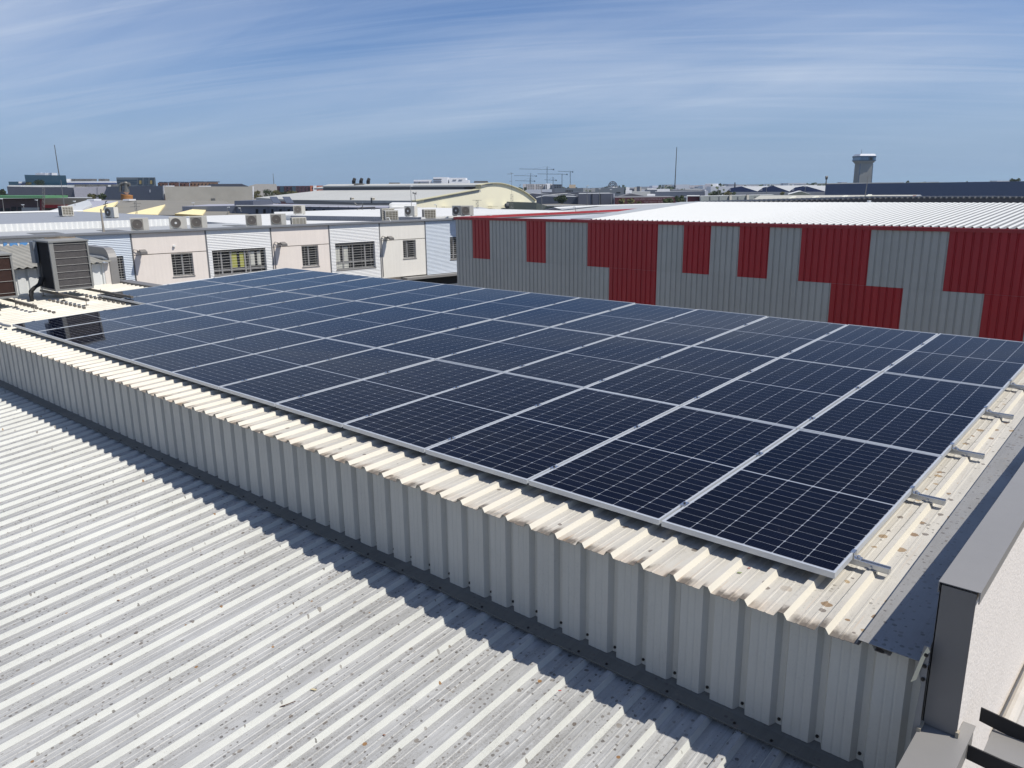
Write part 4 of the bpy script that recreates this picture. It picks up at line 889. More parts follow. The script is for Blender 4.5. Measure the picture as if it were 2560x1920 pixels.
for k, x in enumerate((674, 706)):
    t = MB(); t.prism([P(x, 491.5, 97), P(x + 18, 491.5, 97), P(x + 29, 507, 94), P(x + 10, 507, 94)], (0, 0, -.08)); t.tube(P(x + 20, 505, 96.5), P(x + 12, 493, 97.2), .05, n=5)
    tag(t.build('solar_collector', G3), 'tilted blue grey solar collector on the far roof, %s of two' % ('left' if k == 0 else 'right'), 'solar collector', 'tilted collectors')
for k, (x, w) in enumerate(((876, 10), (927, 11))):
    ac_at('tall dark ventilation unit on the blue grey roof, %s of two' % ('left' if k == 0 else 'right'), x, x + w, 509 if k == 0 else 510, -.15 + .0, .9, w=.7, h=.95, style=1)
# big hall
HN = Vector((.985, -.17, 0)).normalized()
hall = thing('arched_hall', 'big hall with grey roof, dark clerestory and a pale yellow arched gable', 'building', P(1150, 520, 130))
def HL(o): o.parent = hall; o.location = Vector(o.location) - Vector(hall.location); return o
mb = MB(); slab(mb, [(733, 499.7, 152), (1040, 501.8, 118), (1202, 472.7, 125.4), (808, 475.2, 168.5), (640, 494, 172)], .4); HL(mb.build('lower_roof_slope', m_hall))
mb = MB(); mb.prism([P(733, 500.5, 152), P(1040.5, 502.5, 118), P(1040.5, 524, 118), P(733, 520, 152)], FH * .6); HL(mb.build('eave_wall', m_capd))
mb = MB(); mb.prism([P(808, 464.5, 168.7), P(1202, 462.5, 125.6), P(1202, 474, 125.6), P(808, 476, 168.7)], FH * .6); HL(mb.build('clerestory_band', m_clere))
mb = MB(); mb.prism([P(1155, 466, 129.6), P(1198, 465.4, 125.6), P(1198, 471, 125.6), P(1155, 471.8, 129.6)], FH * .3); HL(mb.build('dark_louvre', m_dark))
mb = MB(); slab(mb, [(806, 464.8, 168.2), (1202.5, 462.6, 125.2), (1232, 457.6, 126.8), (822, 460.5, 176)], .25); HL(mb.build('upper_roof', m_hall))
arch = [(1040, 502), (1202, 472.5), (1202, 463), (1216, 459), (1228, 457.6), (1240, 457), (1252, 457.6), (1262, 459.3), (1273, 462), (1283, 465.5), (1294, 469.5), (1303, 473.5), (1312, 478.5), (1321, 484.5), (1331, 492.5), (1341, 501), (1341, 560), (1040, 560)]
XH = P(1040, 500, 118).x
def PH(x, y, off=0.0): r = ray(x, y); n = HN; k = n.dot(P_(1040, 500, 118)) - off; return CAM + r * ((k - n.dot(CAM)) / n.dot(r))
mb = MB(); mb.prism([PH(x, y) for x, y in arch], -HN); HL(mb.build('gable_wall', m_yel))
mb = MB(); rim = arch[1:16]
for (a, b2) in zip(arch[0:15], arch[1:16]):
    mb.prism([PH(a[0], a[1] - .9, -.3), PH(b2[0], b2[1] - .9, -.3), PH(b2[0], b2[1] + .9, -.3), PH(a[0], a[1] + .9, -.3)], -HN * 1.4)
HL(mb.build('gable_trim', mat('khaki trim', srgb(208, 202, 168), .6)))
mb = MB()
for (a, b2) in zip(arch[2:15], arch[3:16]):
    pa, pb = PH(a[0], a[1], .9), PH(b2[0], b2[1], .9); mb.prism([pa, pb, pb - HN * 60, pa - HN * 60], (0, 0, -.3))
HL(mb.build('barrel_roof', m_hall))
for (x0, x1, y0, y1) in ((1105, 1120, 524.5, 533), (1221, 1234, 523, 530), (1258.5, 1270.5, 521.5, 536), (1296.5, 1307.5, 521.5, 534)):
    def quad(m0, xa, ya, xb, yb, o1, ext): m0.prism([PH(xa, ya, o1), PH(xb, ya, o1), PH(xb, yb, o1), PH(xa, yb, o1)], ext)
    mb = MB(); quad(mb, x0, y0, x1, y1, -.15, -HN * .1); d_ = HL(mb.build('door', G2_)); off_ = Vector(hall.location)
    mb = MB(); quad(mb, x0 - 1, y0 - 1, x1 + 1, y0 + .8, -.2, HN * .3); quad(mb, x0 - 1.2, y0, x0, y1, -.2, HN * .1); quad(mb, x1, y0, x1 + 1.2, y1, -.2, HN * .1); HL(mb.build('door_frame', m_capd))
    mb = MB(); quad(mb, x0 - 1.5, y0 - 7.5, x1 + 1.5, y0 - 6.5, -.2, HN * 1.0); HL(mb.build('door_canopy', mat('khaki trim', srgb(208, 202, 168), .6)))
for k, x in enumerate((884, 902, 920)):
    t = MB(); t.tube(P(x, 460, 160), P(x + 1, 453, 160), .35, n=8); t.tube(P(x - 2, 450, 160), P(x + 4, 452.5, 160), .5, n=8); tag(t.build('roof_vent', m_dark), 'dark hooded roof vent on the hall ridge, %s of three' % ('left', 'middle', 'right')[k], 'vent', 'hooded vents')
for k, (x0, x1, y) in enumerate(((884, 910, 458.5), (971, 1000, 456.5), (1184, 1221, 452.5))):
    t = MB(); t.prism([P(x0, y + 4.5, 158), P(x0 + 2, y, 158), P(x1 - 2, y, 158), P(x1, y + 4.5, 158)], FH * 1.5); tag(t.build('ridge_ventilator', m_capd), 'long low ridge ventilator on the hall, %s of three' % ('left', 'middle', 'right')[k], 'vent', 'ridge ventilators')
# shed roof in front of hall at right of ac
block('pale_shed_roof', 'pale grey low gable in front of the yellow hall, beside the lattice mast', 'building', [(1126, 524.5), (1150, 526), (1193, 522.5), (1215, 527), (1250, 535)], 88, 10, m_capd, m_rgrey)

# middle distance behind hall
block('dark_red_flats', 'distant row of dark red and blue flats behind the trees', 'building', [(660, 465.5), (775, 464.5)], 330, 15, mat('dark red flats', srgb(96, 62, 70), .8, var=.2, vscale=.1), m_wcity,
      wins=[(x, y, x + 3, y + 3) for x in range(690, 772, 9) for y in (468, 474)], extras=[('blue_bay', mat('blue bay', srgb(70, 92, 108), .6), x, 466, x + 9, 480, -.3, .2) for x in (700, 730)])
lblock('orange_flats', 'orange and white flats at the end of the dark red row', 'building', [(775, 464), (809, 464)], 325, 12, m_or, m_wcity, wins=[(780, 469, 786, 472), (796, 469, 801, 472)], extras=[('white_bay', m_wcity, 783, 464, 791, 480, -.3, .2)])
lblock('pale_stone_block', 'pale beige block between the concrete wall and the red flats', 'building', [(622, 465), (640, 460), (690, 460), (692, 465)], 300, 20, m_city, m_city)
lblock('hospital', 'white and grey stepped hospital on the skyline above the hall', 'building', [(1034, 450), (1081, 449)], 600, 40, m_wcity, m_wcity,
      extras=[('window_band', G2_, 1034, 453, 1073, 455, -.4, .3), ('window_band', G1, 1034, 457, 1073, 459, -.4, .3), ('tall_wing', m_wcity, 1083, 443, 1118, 461, -5, 25), ('window_band', G1, 1083, 447, 1104, 449, -5.6, .5), ('window_band', G1, 1083, 453, 1104, 455, -5.6, .5), ('white_wing', m_wcity, 1123, 444.5, 1164, 461, 2, 25), ('white_wing', m_wcity, 1164, 450, 1171.5, 461, 2, 20), ('window_band', G1, 1132, 449, 1141, 450, 1.4, .5), ('window_band', G1, 1147, 449, 1156, 450, 1.4, .5)])
lblock('apartment_block', 'pale grey apartment block with rows of windows below the cranes', 'building', [(1307, 460), (1364, 460)], 520, 30, mat('apartment grey', srgb(176, 172, 172), .8), m_city,
      wins=[(x, y, x + 2.2, y + 2.2) for x in (1315, 1319.5, 1324, 1328, 1332, 1341, 1346, 1351, 1355) for y in (461.5, 466, 471, 475.5)])
lblock('white_tower_block', 'narrow white tower block right of the apartment block', 'building', [(1364, 459), (1381, 459.5)], 515, 20, m_wcity, m_city, wins=[(1365.5, 461, 1367.5, 480), (1376, 461, 1378.5, 478)])
block('concrete_frame_building', 'dark unfinished concrete frame building under the cranes', 'building', [(1381, 460.5), (1405, 461)], 510, 20, G1, G1, wins=[(x, y, x + 4, y + 3) for x in (1386, 1392, 1398) for y in (462, 467)])
lblock('round_silo', 'beige round tank on the skyline right of the cranes', 'silo', [(1423, 461.5), (1439, 461.5)], 420, 6, mat('tank beige', srgb(180, 164, 142), .6), m_city)
block('signed_grey_block', 'grey block with dark letter shapes beneath the beige tank', 'building', [(1388, 470.5), (1458, 470)], 330, 30, mat('mist grey', srgb(128, 134, 140), .7), m_city,
      extras=[('letter', m_dark, 1414 + 4 * k, 475.5, 1416.5 + 4 * k, 479.5, -.3, .2) for k in range(5)])
block('dark_roof_strip', 'long dark flat roof strip in front of the grey blocks', 'building', [(1355, 480.5), (1492, 480)], 300, 15, G1, G1)
for k, (tops, d, wm_, rm_, lab) in enumerate((
    ([(1320, 486), (1330, 483), (1395, 488), (1440, 487)], 210, G1, m_rgrey, 'low warehouse with a pale roof right of the yellow arch'),
    ([(1340, 495), (1361, 490), (1400, 491), (1445, 492)], 190, G3, m_rgrey, 'dark walled warehouse with pale roof left of the dark tree'),
    ([(1378, 487), (1420, 484), (1448, 489), (1448, 494)], 215, G1, m_hall, 'low hipped grey roof behind the dark tree'))):
    block('small_warehouse', lab, 'building', tops, d, 20, wm_, rm_)
block('grey_panel_hall', 'grey lilac hall face split by two dark joints right of the tree', 'building', [(1447, 484.5), (1534, 483.5)], 165, 25, mat('lilac slate', srgb(108, 110, 122), .6), m_rgrey,
      extras=[('dark_joint', m_dark, 1479.5, 484, 1481, 513, -.1, .1), ('dark_joint', m_dark, 1500.5, 484, 1502, 513, -.1, .1), ('white_edge', m_wcity, 1534, 484, 1536.5, 513, 0, .3)])
dome = block('grey_block_with_frame', 'grey block carrying an arched rooftop sign frame', 'building', [(1488, 470), (1560, 468)], 300, 25, mat('mist grey', srgb(128, 134, 140), .7), m_city, wins=[(1541, 480, 1551, 483)], winm=m_dark)
mb = MB(); o0 = Vector(dome.location)
for rr in (11, 8):
    pp = [P(1532 + rr * math.cos(a), 467 - rr * 1.2 * math.sin(a), 302) - o0 for a in [math.pi * k / 10 for k in range(11)]]; mb.path(pp, .18, n=5)
for a in (.25, .5, .75): mb.tube(P(1532, 467, 302) - o0, P(1532 + 11 * math.cos(math.pi * a), 467 - 13 * math.sin(math.pi * a), 302) - o0, .15, n=4)
mb.build('sign_frame', G1, dome); mb = MB(); mb.box(tuple(P(1521, 467.5, 302) - o0), tuple(P(1543, 470, 303) - o0)); mb.build('sign_base', m_wcity, dome)
block('green_grey_shed', 'green grey shed with a pale roof edge just right of the yellow arch', 'building', [(1341, 506.5), (1367, 515), (1486, 512.5)], 112, 12, mat('sage shed', srgb(122, 128, 118), .7), m_brown, extras=[('pale_edge', m_white, 1367, 513.5, 1486, 515.2, -.2, .2)], ext=(FH * 1.0 - RH * .35))
lg = thing('light_grey_roof_building', 'wide light grey roof with a dark gable behind the red coping', 'building', P(1500, 530, 70))
def LG(o): o.parent = lg; o.location = Vector(o.location) - Vector(lg.location); return o
mb = MB(); slab(mb, [(1388, 519.5, 78), (1500, 514, 100), (1712, 508, 118), (1768, 510, 90), (1640, 528, 66), (1429, 533, 66)], .3); LG(mb.build('roof_slope', m_rgrey))
mb = MB(); mb.prism([P(1318, 537, 66), P(1388, 519, 66), P(1432, 533, 66), P(1432, 552, 66), P(1318, 552, 66)], FH * 1); LG(mb.build('dark_gable', G1))
mb = MB(); mb.prism([P(1388, 519, 66.2), P(1500, 513.3, 95), P(1712, 507.5, 115), P(1712, 509.3, 115), P(1500, 515, 95), P(1389, 520.3, 66.2)], FH * 2); LG(mb.build('pale_ridge', m_white))
sgn = block('maroon_sign_wall', 'long maroon wall lettered with a family name behind the trees', 'building', [(1537, 494), (1690, 492.5)], 150, 20, m_maroon, m_capd)
def txt(s, px, py, d, size, m_, par):
    cu = bpy.data.curves.new('lettering', 'FONT'); cu.body = s; cu.size = size; cu.align_x = 'LEFT'; cu.extrude = .02
    tmp = bpy.data.objects.new('lettering', cu); COL.objects.link(tmp); dg = bpy.context.evaluated_depsgraph_get(); me = bpy.data.meshes.new_from_object(tmp.evaluated_get(dg)); COL.objects.unlink(tmp); bpy.data.objects.remove(tmp)
    me.materials.clear(); me.materials.append(m_); o = link('lettering', me, par); R3 = Matrix((RH, Vector((0, 0, 1)), -FH)).transposed().to_4x4(); o.matrix_local = Matrix.Translation(P(px, py, d) - Vector(par.location)) @ R3; return o
m_let = mat('sign lettering', srgb(168, 150, 150), .7)
txt('POLVERO GONZÁLEZ MARTÍN', 1586, 500.5, 149.6, .52, m_let, sgn); txt('Telf. 954 51 40 80', 1610, 507.5, 149.6, .50, m_let, sgn)
block('dark_gable_roof', 'dark edged low gable roof above the maroon lettered wall', 'building', [(1546, 493), (1552, 491), (1578, 484), (1618, 491.5), (1618, 494)], 175, 25, mat('mauve gable', srgb(126, 122, 126), .8), m_capd)
block('long_slate_wall', 'long plain slate wall behind the green trees', 'building', [(1638, 479.5), (1700, 478.5), (1761, 477.5)], 230, 20, mat('slate long', srgb(108, 114, 128), .6), m_rgrey, extras=[('white_end', m_wcity, 1762, 477, 1770, 489, 0, 3)])
for k, (x0, x1, y, d, m_) in enumerate(((1564, 1580, 476, 320, m_wcity), (1580, 1626, 479, 300, m_rgrey), (1618, 1638, 486, 220, m_wcity), (1643, 1675, 472.5, 380, m_wcity), (1612, 1645, 474, 400, G3), (1676, 1760, 474.5, 360, G1), (1586, 1604, 468, 500, m_city), (1565, 1574, 468, 520, m_wcity), (1618, 1642, 471, 450, m_wcity), (1712, 1752, 472, 420, m_rgrey))):
    lblock('skyline_building', 'small low building on the right skyline, %s counted from the front of the list of roofs' % ordn[k] if False else 'small %s building on the skyline %s' % (('white', 'grey roofed', 'white', 'white', 'blue grey', 'dark', 'pale', 'tiny white', 'flat white', 'light grey')[k], ('left of the dark gable', 'behind the dark gable', 'right of the dark gable', 'left of the red mast foot', 'behind the white strip', 'behind the long slate wall', 'beside the water tank', 'nearest the arched sign frame', 'under the brown hill', 'right of the red mast foot')[k]), 'building', [(x0, y), (x1, y)], d, 15, m_, m_rgrey if k % 2 else m_wcity)
block('water_tank', 'small dark water tank block on the skyline', 'tank', [(1592, 466), (1600, 466)], 480, 5, G1)
lblock('white_factory', 'white factory blocks on the skyline left of the navy sheds', 'building', [(1763, 459.5), (1796, 459)], 600, 30, m_wcity, m_city, extras=[('grey_stripes', G2_, 1763, 460, 1778, 471, -.5, .3), ('low_wing', m_wcity, 1794, 464.5, 1815, 472, -2, 20)])
block('maroon_box', 'square maroon wall at the left end of the grey panel fence', 'building', [(1718, 490), (1751, 490)], 95, 8, m_maroon, m_white, extras=[('white_frame', m_white, 1717, 489.3, 1752, 490.8, -.15, .2), ('white_frame', m_white, 1717, 490.8, 1718.5, 510, -.15, .2), ('white_frame', m_white, 1750, 490.8, 1752.5, 510, -.15, .2)])
lblock('grey_panel_wall', 'grey panelled wall with white posts and rail behind the white roof', 'wall', [(1752, 490), (1935, 486.5)], 94, 3, mat('fence grey', srgb(148, 154, 152), .7), m_white,
      extras=[('post', mat('cream post', srgb(206, 202, 190), .6), x, 489 - (x - 1752) * .018, x + 5.5, 507, -.2, .25) for x in (1824, 1867)] + [('panel_joint', G1, x, 491, x + .7, 507, -.06, .04) for x in (1775, 1798, 1845, 1888, 1910)])
bg_ = thing('beige_roof_building', 'long beige roof with rooflights and a small brick gable below the navy wall', 'building', P(2050, 500, 70))
def BG(o): o.parent = bg_; o.location = Vector(o.location) - Vector(bg_.location); return o
m_beige = mat('beige sheet roof', srgb(184, 182, 170), .7, var=.04, vscale=.4)
mb = MB(); slab(mb, [(1875, 503, 64), (1901, 488.5, 86), (2302, 487, 78), (2289, 497, 58), (2200, 503, 58)], .25); BG(mb.build('roof_slope', m_beige))
for (x, y, q) in ((1968, 500, 26), (2026, 499, 24), (2101, 497.5, 18), (2163, 495.5, 14)):
    mb = MB(); slab(mb, [(x, y, 66), (x + 10, y, 66), (x + 10 + q * .5, y - 6.5, 78), (x + q * .5, y - 6.5, 78)], .1); o = mb.build('rooflight', mat('rooflight cream', srgb(226, 224, 204), .5)); BG(o); o.location.z += .12
mb = MB(); mb.prism([P(2289, 497, 57), P(2301, 488.5, 57), P(2314, 497, 57)], FH * 1); BG(mb.build('brick_gable', mat('salmon brick', srgb(178, 128, 116), .9)))
mb = MB(); mb.prism([P(2287, 497.5, 56.8), P(2301, 487, 56.8), P(2316, 497.5, 56.8), P(2314, 498.5, 56.8), P(2301, 489.5, 56.8), P(2290, 498.5, 56.8)], FH * .4); BG(mb.build('gable_trim', m_white))
# dark corrugated roof edge behind the white roof
dk = thing('dark_edged_shed', 'shed with a black corrugated roof edge right behind the white ribbed roof', 'building', P(2100, 505, 44))
def DK(o): o.parent = dk; o.location = Vector(o.location) - Vector(dk.location); return o
a, b2 = P(1770, 508, 44), P(2235, 495.5, 41); c = P(2600, 495, 39)
mb = MB()
for (u, v) in ((a, b2), (b2, c)):
    mb.prism([u, v, v + Vector((0, 0, -.30)), u + Vector((0, 0, -.26))], FH * .3)
DK(mb.build('dark_fascia', mat('charcoal sheet', srgb(58, 56, 58), .7)))
mb = MB(); nrm = int((c - a).length / .25)
for k in range(nrm):
    t_ = k / nrm * (b2 - a).length * 1.0; tot = (b2 - a).length + (c - b2).length; dd = k / nrm * tot; L1 = (b2 - a).length
    q = a + (b2 - a) * (dd / L1) if dd < L1 else b2 + (c - b2) * ((dd - L1) / (c - b2).length)
    mb.tube(q + Vector((0, 0, .03)), q + Vector((0, 0, .03)) + FH * 3, .055, n=6)
DK(mb.build('roof_corrugation', m_capd))
mb = MB(); mb.prism([P(1960, 509, 42.5), P(2235, 501, 41.2), P(2235, 512, 41.2), P(1960, 516, 42.5)], FH * .3); DK(mb.build('pale_wall', mat('mauve pale wall', srgb(178, 170, 176), .8)))
mb = MB(); mb.prism([P(2235, 497.5, 41.0), P(2600, 497.5, 39), P(2600, 516, 39), P(2235, 512, 41.0)], FH * .3); DK(mb.build('dark_wall', mat('charcoal sheet', srgb(58, 56, 58), .7)))
for x in (2099, 2172):
    mb = MB(); mb.prism([P(x, 501, 40.8), P(x + 6, 501, 40.8), P(x + 6, 515, 40.8), P(x, 515, 40.8)], FH * .2); DK(mb.build('post', m_dark if x < 2150 else m_white))
# navy sheds
for k, (pts) in enumerate((((1816, 479), (1827, 470), (1854, 466), (1893, 478)), ((1895, 477.5), (1908.5, 468.5), (1933, 464), (1973, 478.2)), ((1974.5, 477.5), (1988, 468.5), (2013, 464.5), (2062, 478.2)))):
    block('navy_shed', 'navy gabled shed of three in a row, the %s one' % ('left', 'middle', 'right')[k], 'building', [*pts], 230, 60, m_blues, m_rgrey, ext=(FH + RH * .62).normalized(), group='navy sheds',
          extras=[('wall_panel', G2_, pts[0][0] + 6, 473, pts[0][0] + 11, 476.5, -.3, .2)])
block('pale_base_wall', 'pale low wall strip in front of the navy sheds', 'wall', [(1818, 480.5), (2066, 480)], 215, 3, mat('pale strip', srgb(150, 154, 160), .8), m_rgrey)
block('small_grey_gable', 'small grey gable with white roof edge below the navy sheds', 'building', [(1970, 486.5), (1998, 478.5), (2004, 478.5), (2028, 486.5)], 140, 20, mat('sage shed', srgb(122, 128, 118), .7), m_white)
block('navy_warehouse', 'very long plain navy warehouse wall filling the right skyline', 'building', [(2064, 460), (2300, 457), (2420, 455), (2640, 452)], 150, 60, m_bluew, m_hall, extras=[('roof_rim', m_hall, 2066, 458.6, 2300, 460.4, 1, 5), ('roof_rim', m_hall, 2300, 455.8, 2640, 457, 1, 5)])
block('pale_roof_beyond', 'thin pale roof line showing above the navy warehouse', 'building', [(2090, 457.5), (2260, 455.5)], 260, 30, m_rgrey, m_rgrey, extras=[('roof_box', G2_, 2103, 455.5, 2118, 459, 2, 3)])
# tower
tw_ = thing('control_tower', 'grey concrete tower with a flared head and blue window band', 'tower', P(2165, 458, 300)); o0 = Vector(tw_.location)
def K(o): o.parent = tw_; o.location = Vector(o.location) - o0; return o
def frus(mb, ya, xa0, xa1, yb, xb0, xb1, d, th, mi=0):
    A = [P(xa0, ya, d), P(xa1, ya, d)]; Bq = [P(xb0, yb, d), P(xb1, yb, d)]
    ma, mb_ = (A[0] - A[1]).length, (Bq[0] - Bq[1]).length
    c0 = FH * (th / 2)
    va = [A[0] + c0 - FH * ma / 2, A[1] + c0 - FH * ma / 2, A[1] + c0 + FH * ma / 2, A[0] + c0 + FH * ma / 2]; vb = [Bq[0] + c0 - FH * mb_ / 2, Bq[1] + c0 - FH * mb_ / 2, Bq[1] + c0 + FH * mb_ / 2, Bq[0] + c0 + FH * mb_ / 2]
    i = len(mb.v); mb.v += [tuple(q) for q in va + vb]
    for f in ((0, 1, 2, 3), (7, 6, 5, 4), (0, 4, 5, 1), (1, 5, 6, 2), (2, 6, 7, 3), (3, 7, 4, 0)): mb.f.append([i + q for q in f]); mb.mi.append(mi)
m_tow = mat('tower concrete', srgb(146, 148, 146), .8, var=.06, vscale=.2); m_towb = mat('tower blue steel', srgb(58, 84, 112), .4)
mb = MB(); frus(mb, 409, 2151, 2182, 470, 2145.5, 2178.5, 300, 5); K(mb.build('shaft', m_tow))
mb = MB(); frus(mb, 401.5, 2146.3, 2188, 409.5, 2151.5, 2181.8, 300, 5); K(mb.build('flared_base', m_tow))
mb = MB(); frus(mb, 400, 2146, 2188.3, 402, 2146, 2188.3, 300, 5); frus(mb, 389.5, 2147, 2189, 393, 2147, 2189, 300, 5); frus(mb, 409, 2150.3, 2151.4, 462, 2145, 2146.2, 297.5, 0); frus(mb, 409, 2181.8, 2182.9, 462, 2177.8, 2179, 297.5, 0); K(mb.build('steel_edge', m_towb))
mb = MB(); frus(mb, 393, 2147.5, 2188.5, 400, 2147, 2188, 300, 5); K(mb.build('cab_glass', mat('cab glass', srgb(96, 132, 164), .2, spec=.8)))
mb = MB(); frus(mb, 384.5, 2152, 2187, 389.5, 2147.5, 2189, 300, 5); K(mb.build('cab_roof', m_wcity))
for x in (2154, 2159, 2165, 2171, 2183):
    mb = MB(); mb.prism([P(x, 393, 299.4), P(x + .9, 393, 299.4), P(x + .9, 400, 299.4), P(x, 400, 299.4)], FH * -.2); K(mb.build('mullion', m_towb))
mb = MB(); mb.prism([P(2174, 393, 299.3), P(2181, 393, 299.3), P(2181, 400, 299.3), P(2174, 400, 299.3)], FH * -.2); K(mb.build('dark_pane', m_dark))
mb = MB(); mb.tube(P(2154, 385, 300), P(2154, 374, 300), .05, n=5); K(mb.build('aerial', G1))

# ------------------------------------------------------------------ cranes
m_crane = mat('crane steel', srgb(72, 90, 108), .7)
def crane(label, xm, ytop, ybase, yj, xl, xr, d):
    t = thing('tower_crane', label, 'crane', P(xm, ybase, d), 'tower cranes on the skyline'); o0 = Vector(t.location); s = d / F
    def lattice(a, b2, w, nseg, r):
        mb = MB(); ax = (b2 - a); u = RH if abs(ax.normalized().z) > .5 else Vector((0, 0, 1)); offs = (u * w + FH * w, u * w - FH * w, -u * w + FH * w, -u * w - FH * w)
        for o_ in offs: mb.tube(a + o_, b2 + o_, r, n=4)
        for k in range(nseg):
            p, q = a + ax * (k / nseg), a + ax * ((k + 1) / nseg); sg = 1 if k % 2 else -1
            mb.tube(p + u * w * sg, q - u * w * sg, r * .8, n=4)
        return mb
    mb = lattice(P(xm, ybase + 8, d), P(xm, ytop + 1, d), .7 * s * 1.0, 14, .30 * s); mb.v = [tuple(Vector(v) - o0) for v in mb.v]; mb.build('mast', m_crane, t)
    mb = lattice(P(xl, yj - .8, d), P(xr, yj + .8, d), .45 * s, 20, .18 * s); mb.v = [tuple(Vector(v) - o0) for v in mb.v]; mb.build('jib', m_crane, t)
    mb = MB(); a = P(xr - 2, yj - 1, d) - o0; mb.prism([a, P(xr + 1, yj - 1, d) - o0, P(xr + 1, yj + 2.4, d) - o0, P(xr - 2, yj + 2.4, d) - o0], FH * s * 3); mb.build('counterweight', m_crane, t)
    mb = MB(); mb.tube(P(xm, ytop, d) - o0, P((xl + xm) / 2, yj - .8, d) - o0, .12 * s, n=4); mb.tube(P(xm, ytop, d) - o0, P(xr - 2, yj + .5, d) - o0, .12 * s, n=4); mb.build('tie_bar', m_crane, t)
crane('leftmost tall crane with a long jib to the left', 1326.6, 432, 458, 439.5, 1285, 1341, 700)
crane('lower crane right behind the leftmost one', 1325, 444, 458, 452.3, 1288, 1337, 760)
crane('highest crane with the longest mast', 1367.7, 416, 461, 423, 1298, 1384.5, 650)
crane('small short crane between the taller ones', 1382.7, 442, 461, 450.2, 1361, 1391, 800)
crane('flat topped crane with a long thin jib, second from the right', 1405, 433.6, 469, 435.3, 1344, 1418, 690)
crane('rightmost crane with a short jib', 1425.8, 427, 464, 429, 1395, 1432, 640)

# ------------------------------------------------------------------ poles, masts, lamps
def pole(name, label, cat, a, b2, r, m_, extra=()):
    t = MB(); t.tube(a, b2, r, r * .6, n=6)
    for (p, q, rr) in extra: t.tube(p, q, rr, n=5)
    return tag(t.build(name, m_), label, cat)
m_pole = mat('pole grey', srgb(132, 132, 130), .6); m_poled = mat('pole dark', srgb(92, 92, 92), .6)
pole('radio_mast', 'thin leaning radio mast on the teal office at the far left', 'mast', P(148, 439, 322), P(136, 362, 322), .22, m_poled)
pole('radio_mast', 'tall thin radio mast with a red foot right of centre', 'mast', P(1687, 470, 420), P(1692, 368, 420), .28, m_poled, [(P(1686, 472, 420), P(1687.4, 464, 420), .6)])
pole('antenna_pole', 'leaning grey pole in front of the navy warehouse', 'pole', P(2161.7, 497, 60), P(2170.5, 439.5, 60), .035, m_pole)
pole('roof_antenna', 'short dark antenna on the corner of the navy warehouse', 'antenna', P(2065, 462, 150), P(2066, 441, 150), .12, m_poled, [(P(2064, 443, 150), P(2069, 443, 150), .25), (P(2064, 447, 150), P(2068, 446, 150), .2)])
pole('roof_pole', 'rusty grey pole standing on the near roof of the white row', 'pole', P(259.5, 581, 40.5), P(252, 523, 41), .06, mat('pole weathered', srgb(128, 122, 112), .7))
pole('thin_mast', 'thin mast behind the roofs below the blue stripe building', 'mast', P(162, 525, 75), P(152, 450, 80), .035, m_poled)
pole('thin_mast', 'thin aerial on the distant skyline left of the hall', 'mast', P(685, 464, 400), P(682.5, 434, 400), .18, m_poled)
pole('thin_mast', 'dark post left of the navy sheds', 'mast', P(1837, 470, 235), P(1837.5, 456, 235), .25, m_poled)
m_lh = mat('lamp head white', srgb(226, 230, 232), .4)
def lamp(label, xb, yb, xt, yt, d, side, hw=6):
    t = thing('street_lamp', label, 'street lamp', P(xb, yb, d), 'street lamps between the sheds'); o0 = Vector(t.location); s = d / F
    mb = MB(); mb.tube(P(xb, yb, d) - o0, P(xt, yt, d) - o0, .9 * s, .5 * s, n=6); mb.build('pole', m_pole, t)
    a = P(xt, yt, d) - o0; b2 = P(xt + side * hw, yt - 1.2, d) - o0; mb = MB(); mb.tube(a, b2, .5 * s, n=5); mb.prism([b2 + Vector((0, 0, -s)), b2 - RH * side * 5 * s + Vector((0, 0, -s)), b2 - RH * side * 5 * s + Vector((0, 0, s * .6)), b2 + Vector((0, 0, s * .6))], FH * 4 * s); mb.build('lamp_head', m_lh, t)
for q in (('street lamp at the left edge before the maroon depot', 10, 532, 6, 498, 100, -1, 7), ('street lamp at the right end of the maroon depot', 96, 532, 93, 501, 100, -1, 6), ('short lamp before the maroon depot wall', 60, 520, 57, 513, 100, -1, 4),
          ('street lamp over the translucent roof', 189, 530, 187, 504, 95, -1, 5), ('small lamp head above the second yellow gable', 484.6, 536, 484, 508, 95, -1, 5), ('lamp before the dark doorway of the blue grey row', 570, 552, 568, 519, 80, 1, 5),
          ('short bent lamp right of the first doorway lamp', 603, 530, 600, 521, 84, -1, 5), ('tall lamp with white head in front of the hall', 1029, 525, 1026.6, 466, 60, 1, 5), ('bent street lamp against the yellow gable', 1092, 532, 1091, 513, 90, -1, 6),
          ('tall lamp right of the yellow arch', 1355, 527, 1353, 465, 95, -1, 5), ('tall lamp before the grey panel hall', 1467.5, 514, 1467.5, 465, 110, 1, 5), ('lamp at the right joint of the grey panel hall', 1499, 513, 1499, 473, 120, -1, 2), ('lamp at the right end of the grey panel hall', 1529, 512, 1527, 475, 118, -1, 2),
          ('small lamp above the red coping', 1439.5, 531, 1439, 518.5, 60, -1, 6), ('lamp before the left navy shed pair', 1916, 484, 1916, 468.5, 190, -1, 1), ('lamp before the right navy shed', 2011, 487, 2014, 467, 160, 1, 2), ('lamp left of the maroon box', 1712, 508, 1713, 493, 100, -1, 2), ('lamp in front of the long slate wall', 1797, 487, 1795, 467, 170, -1, 2)):
    lamp(*q)
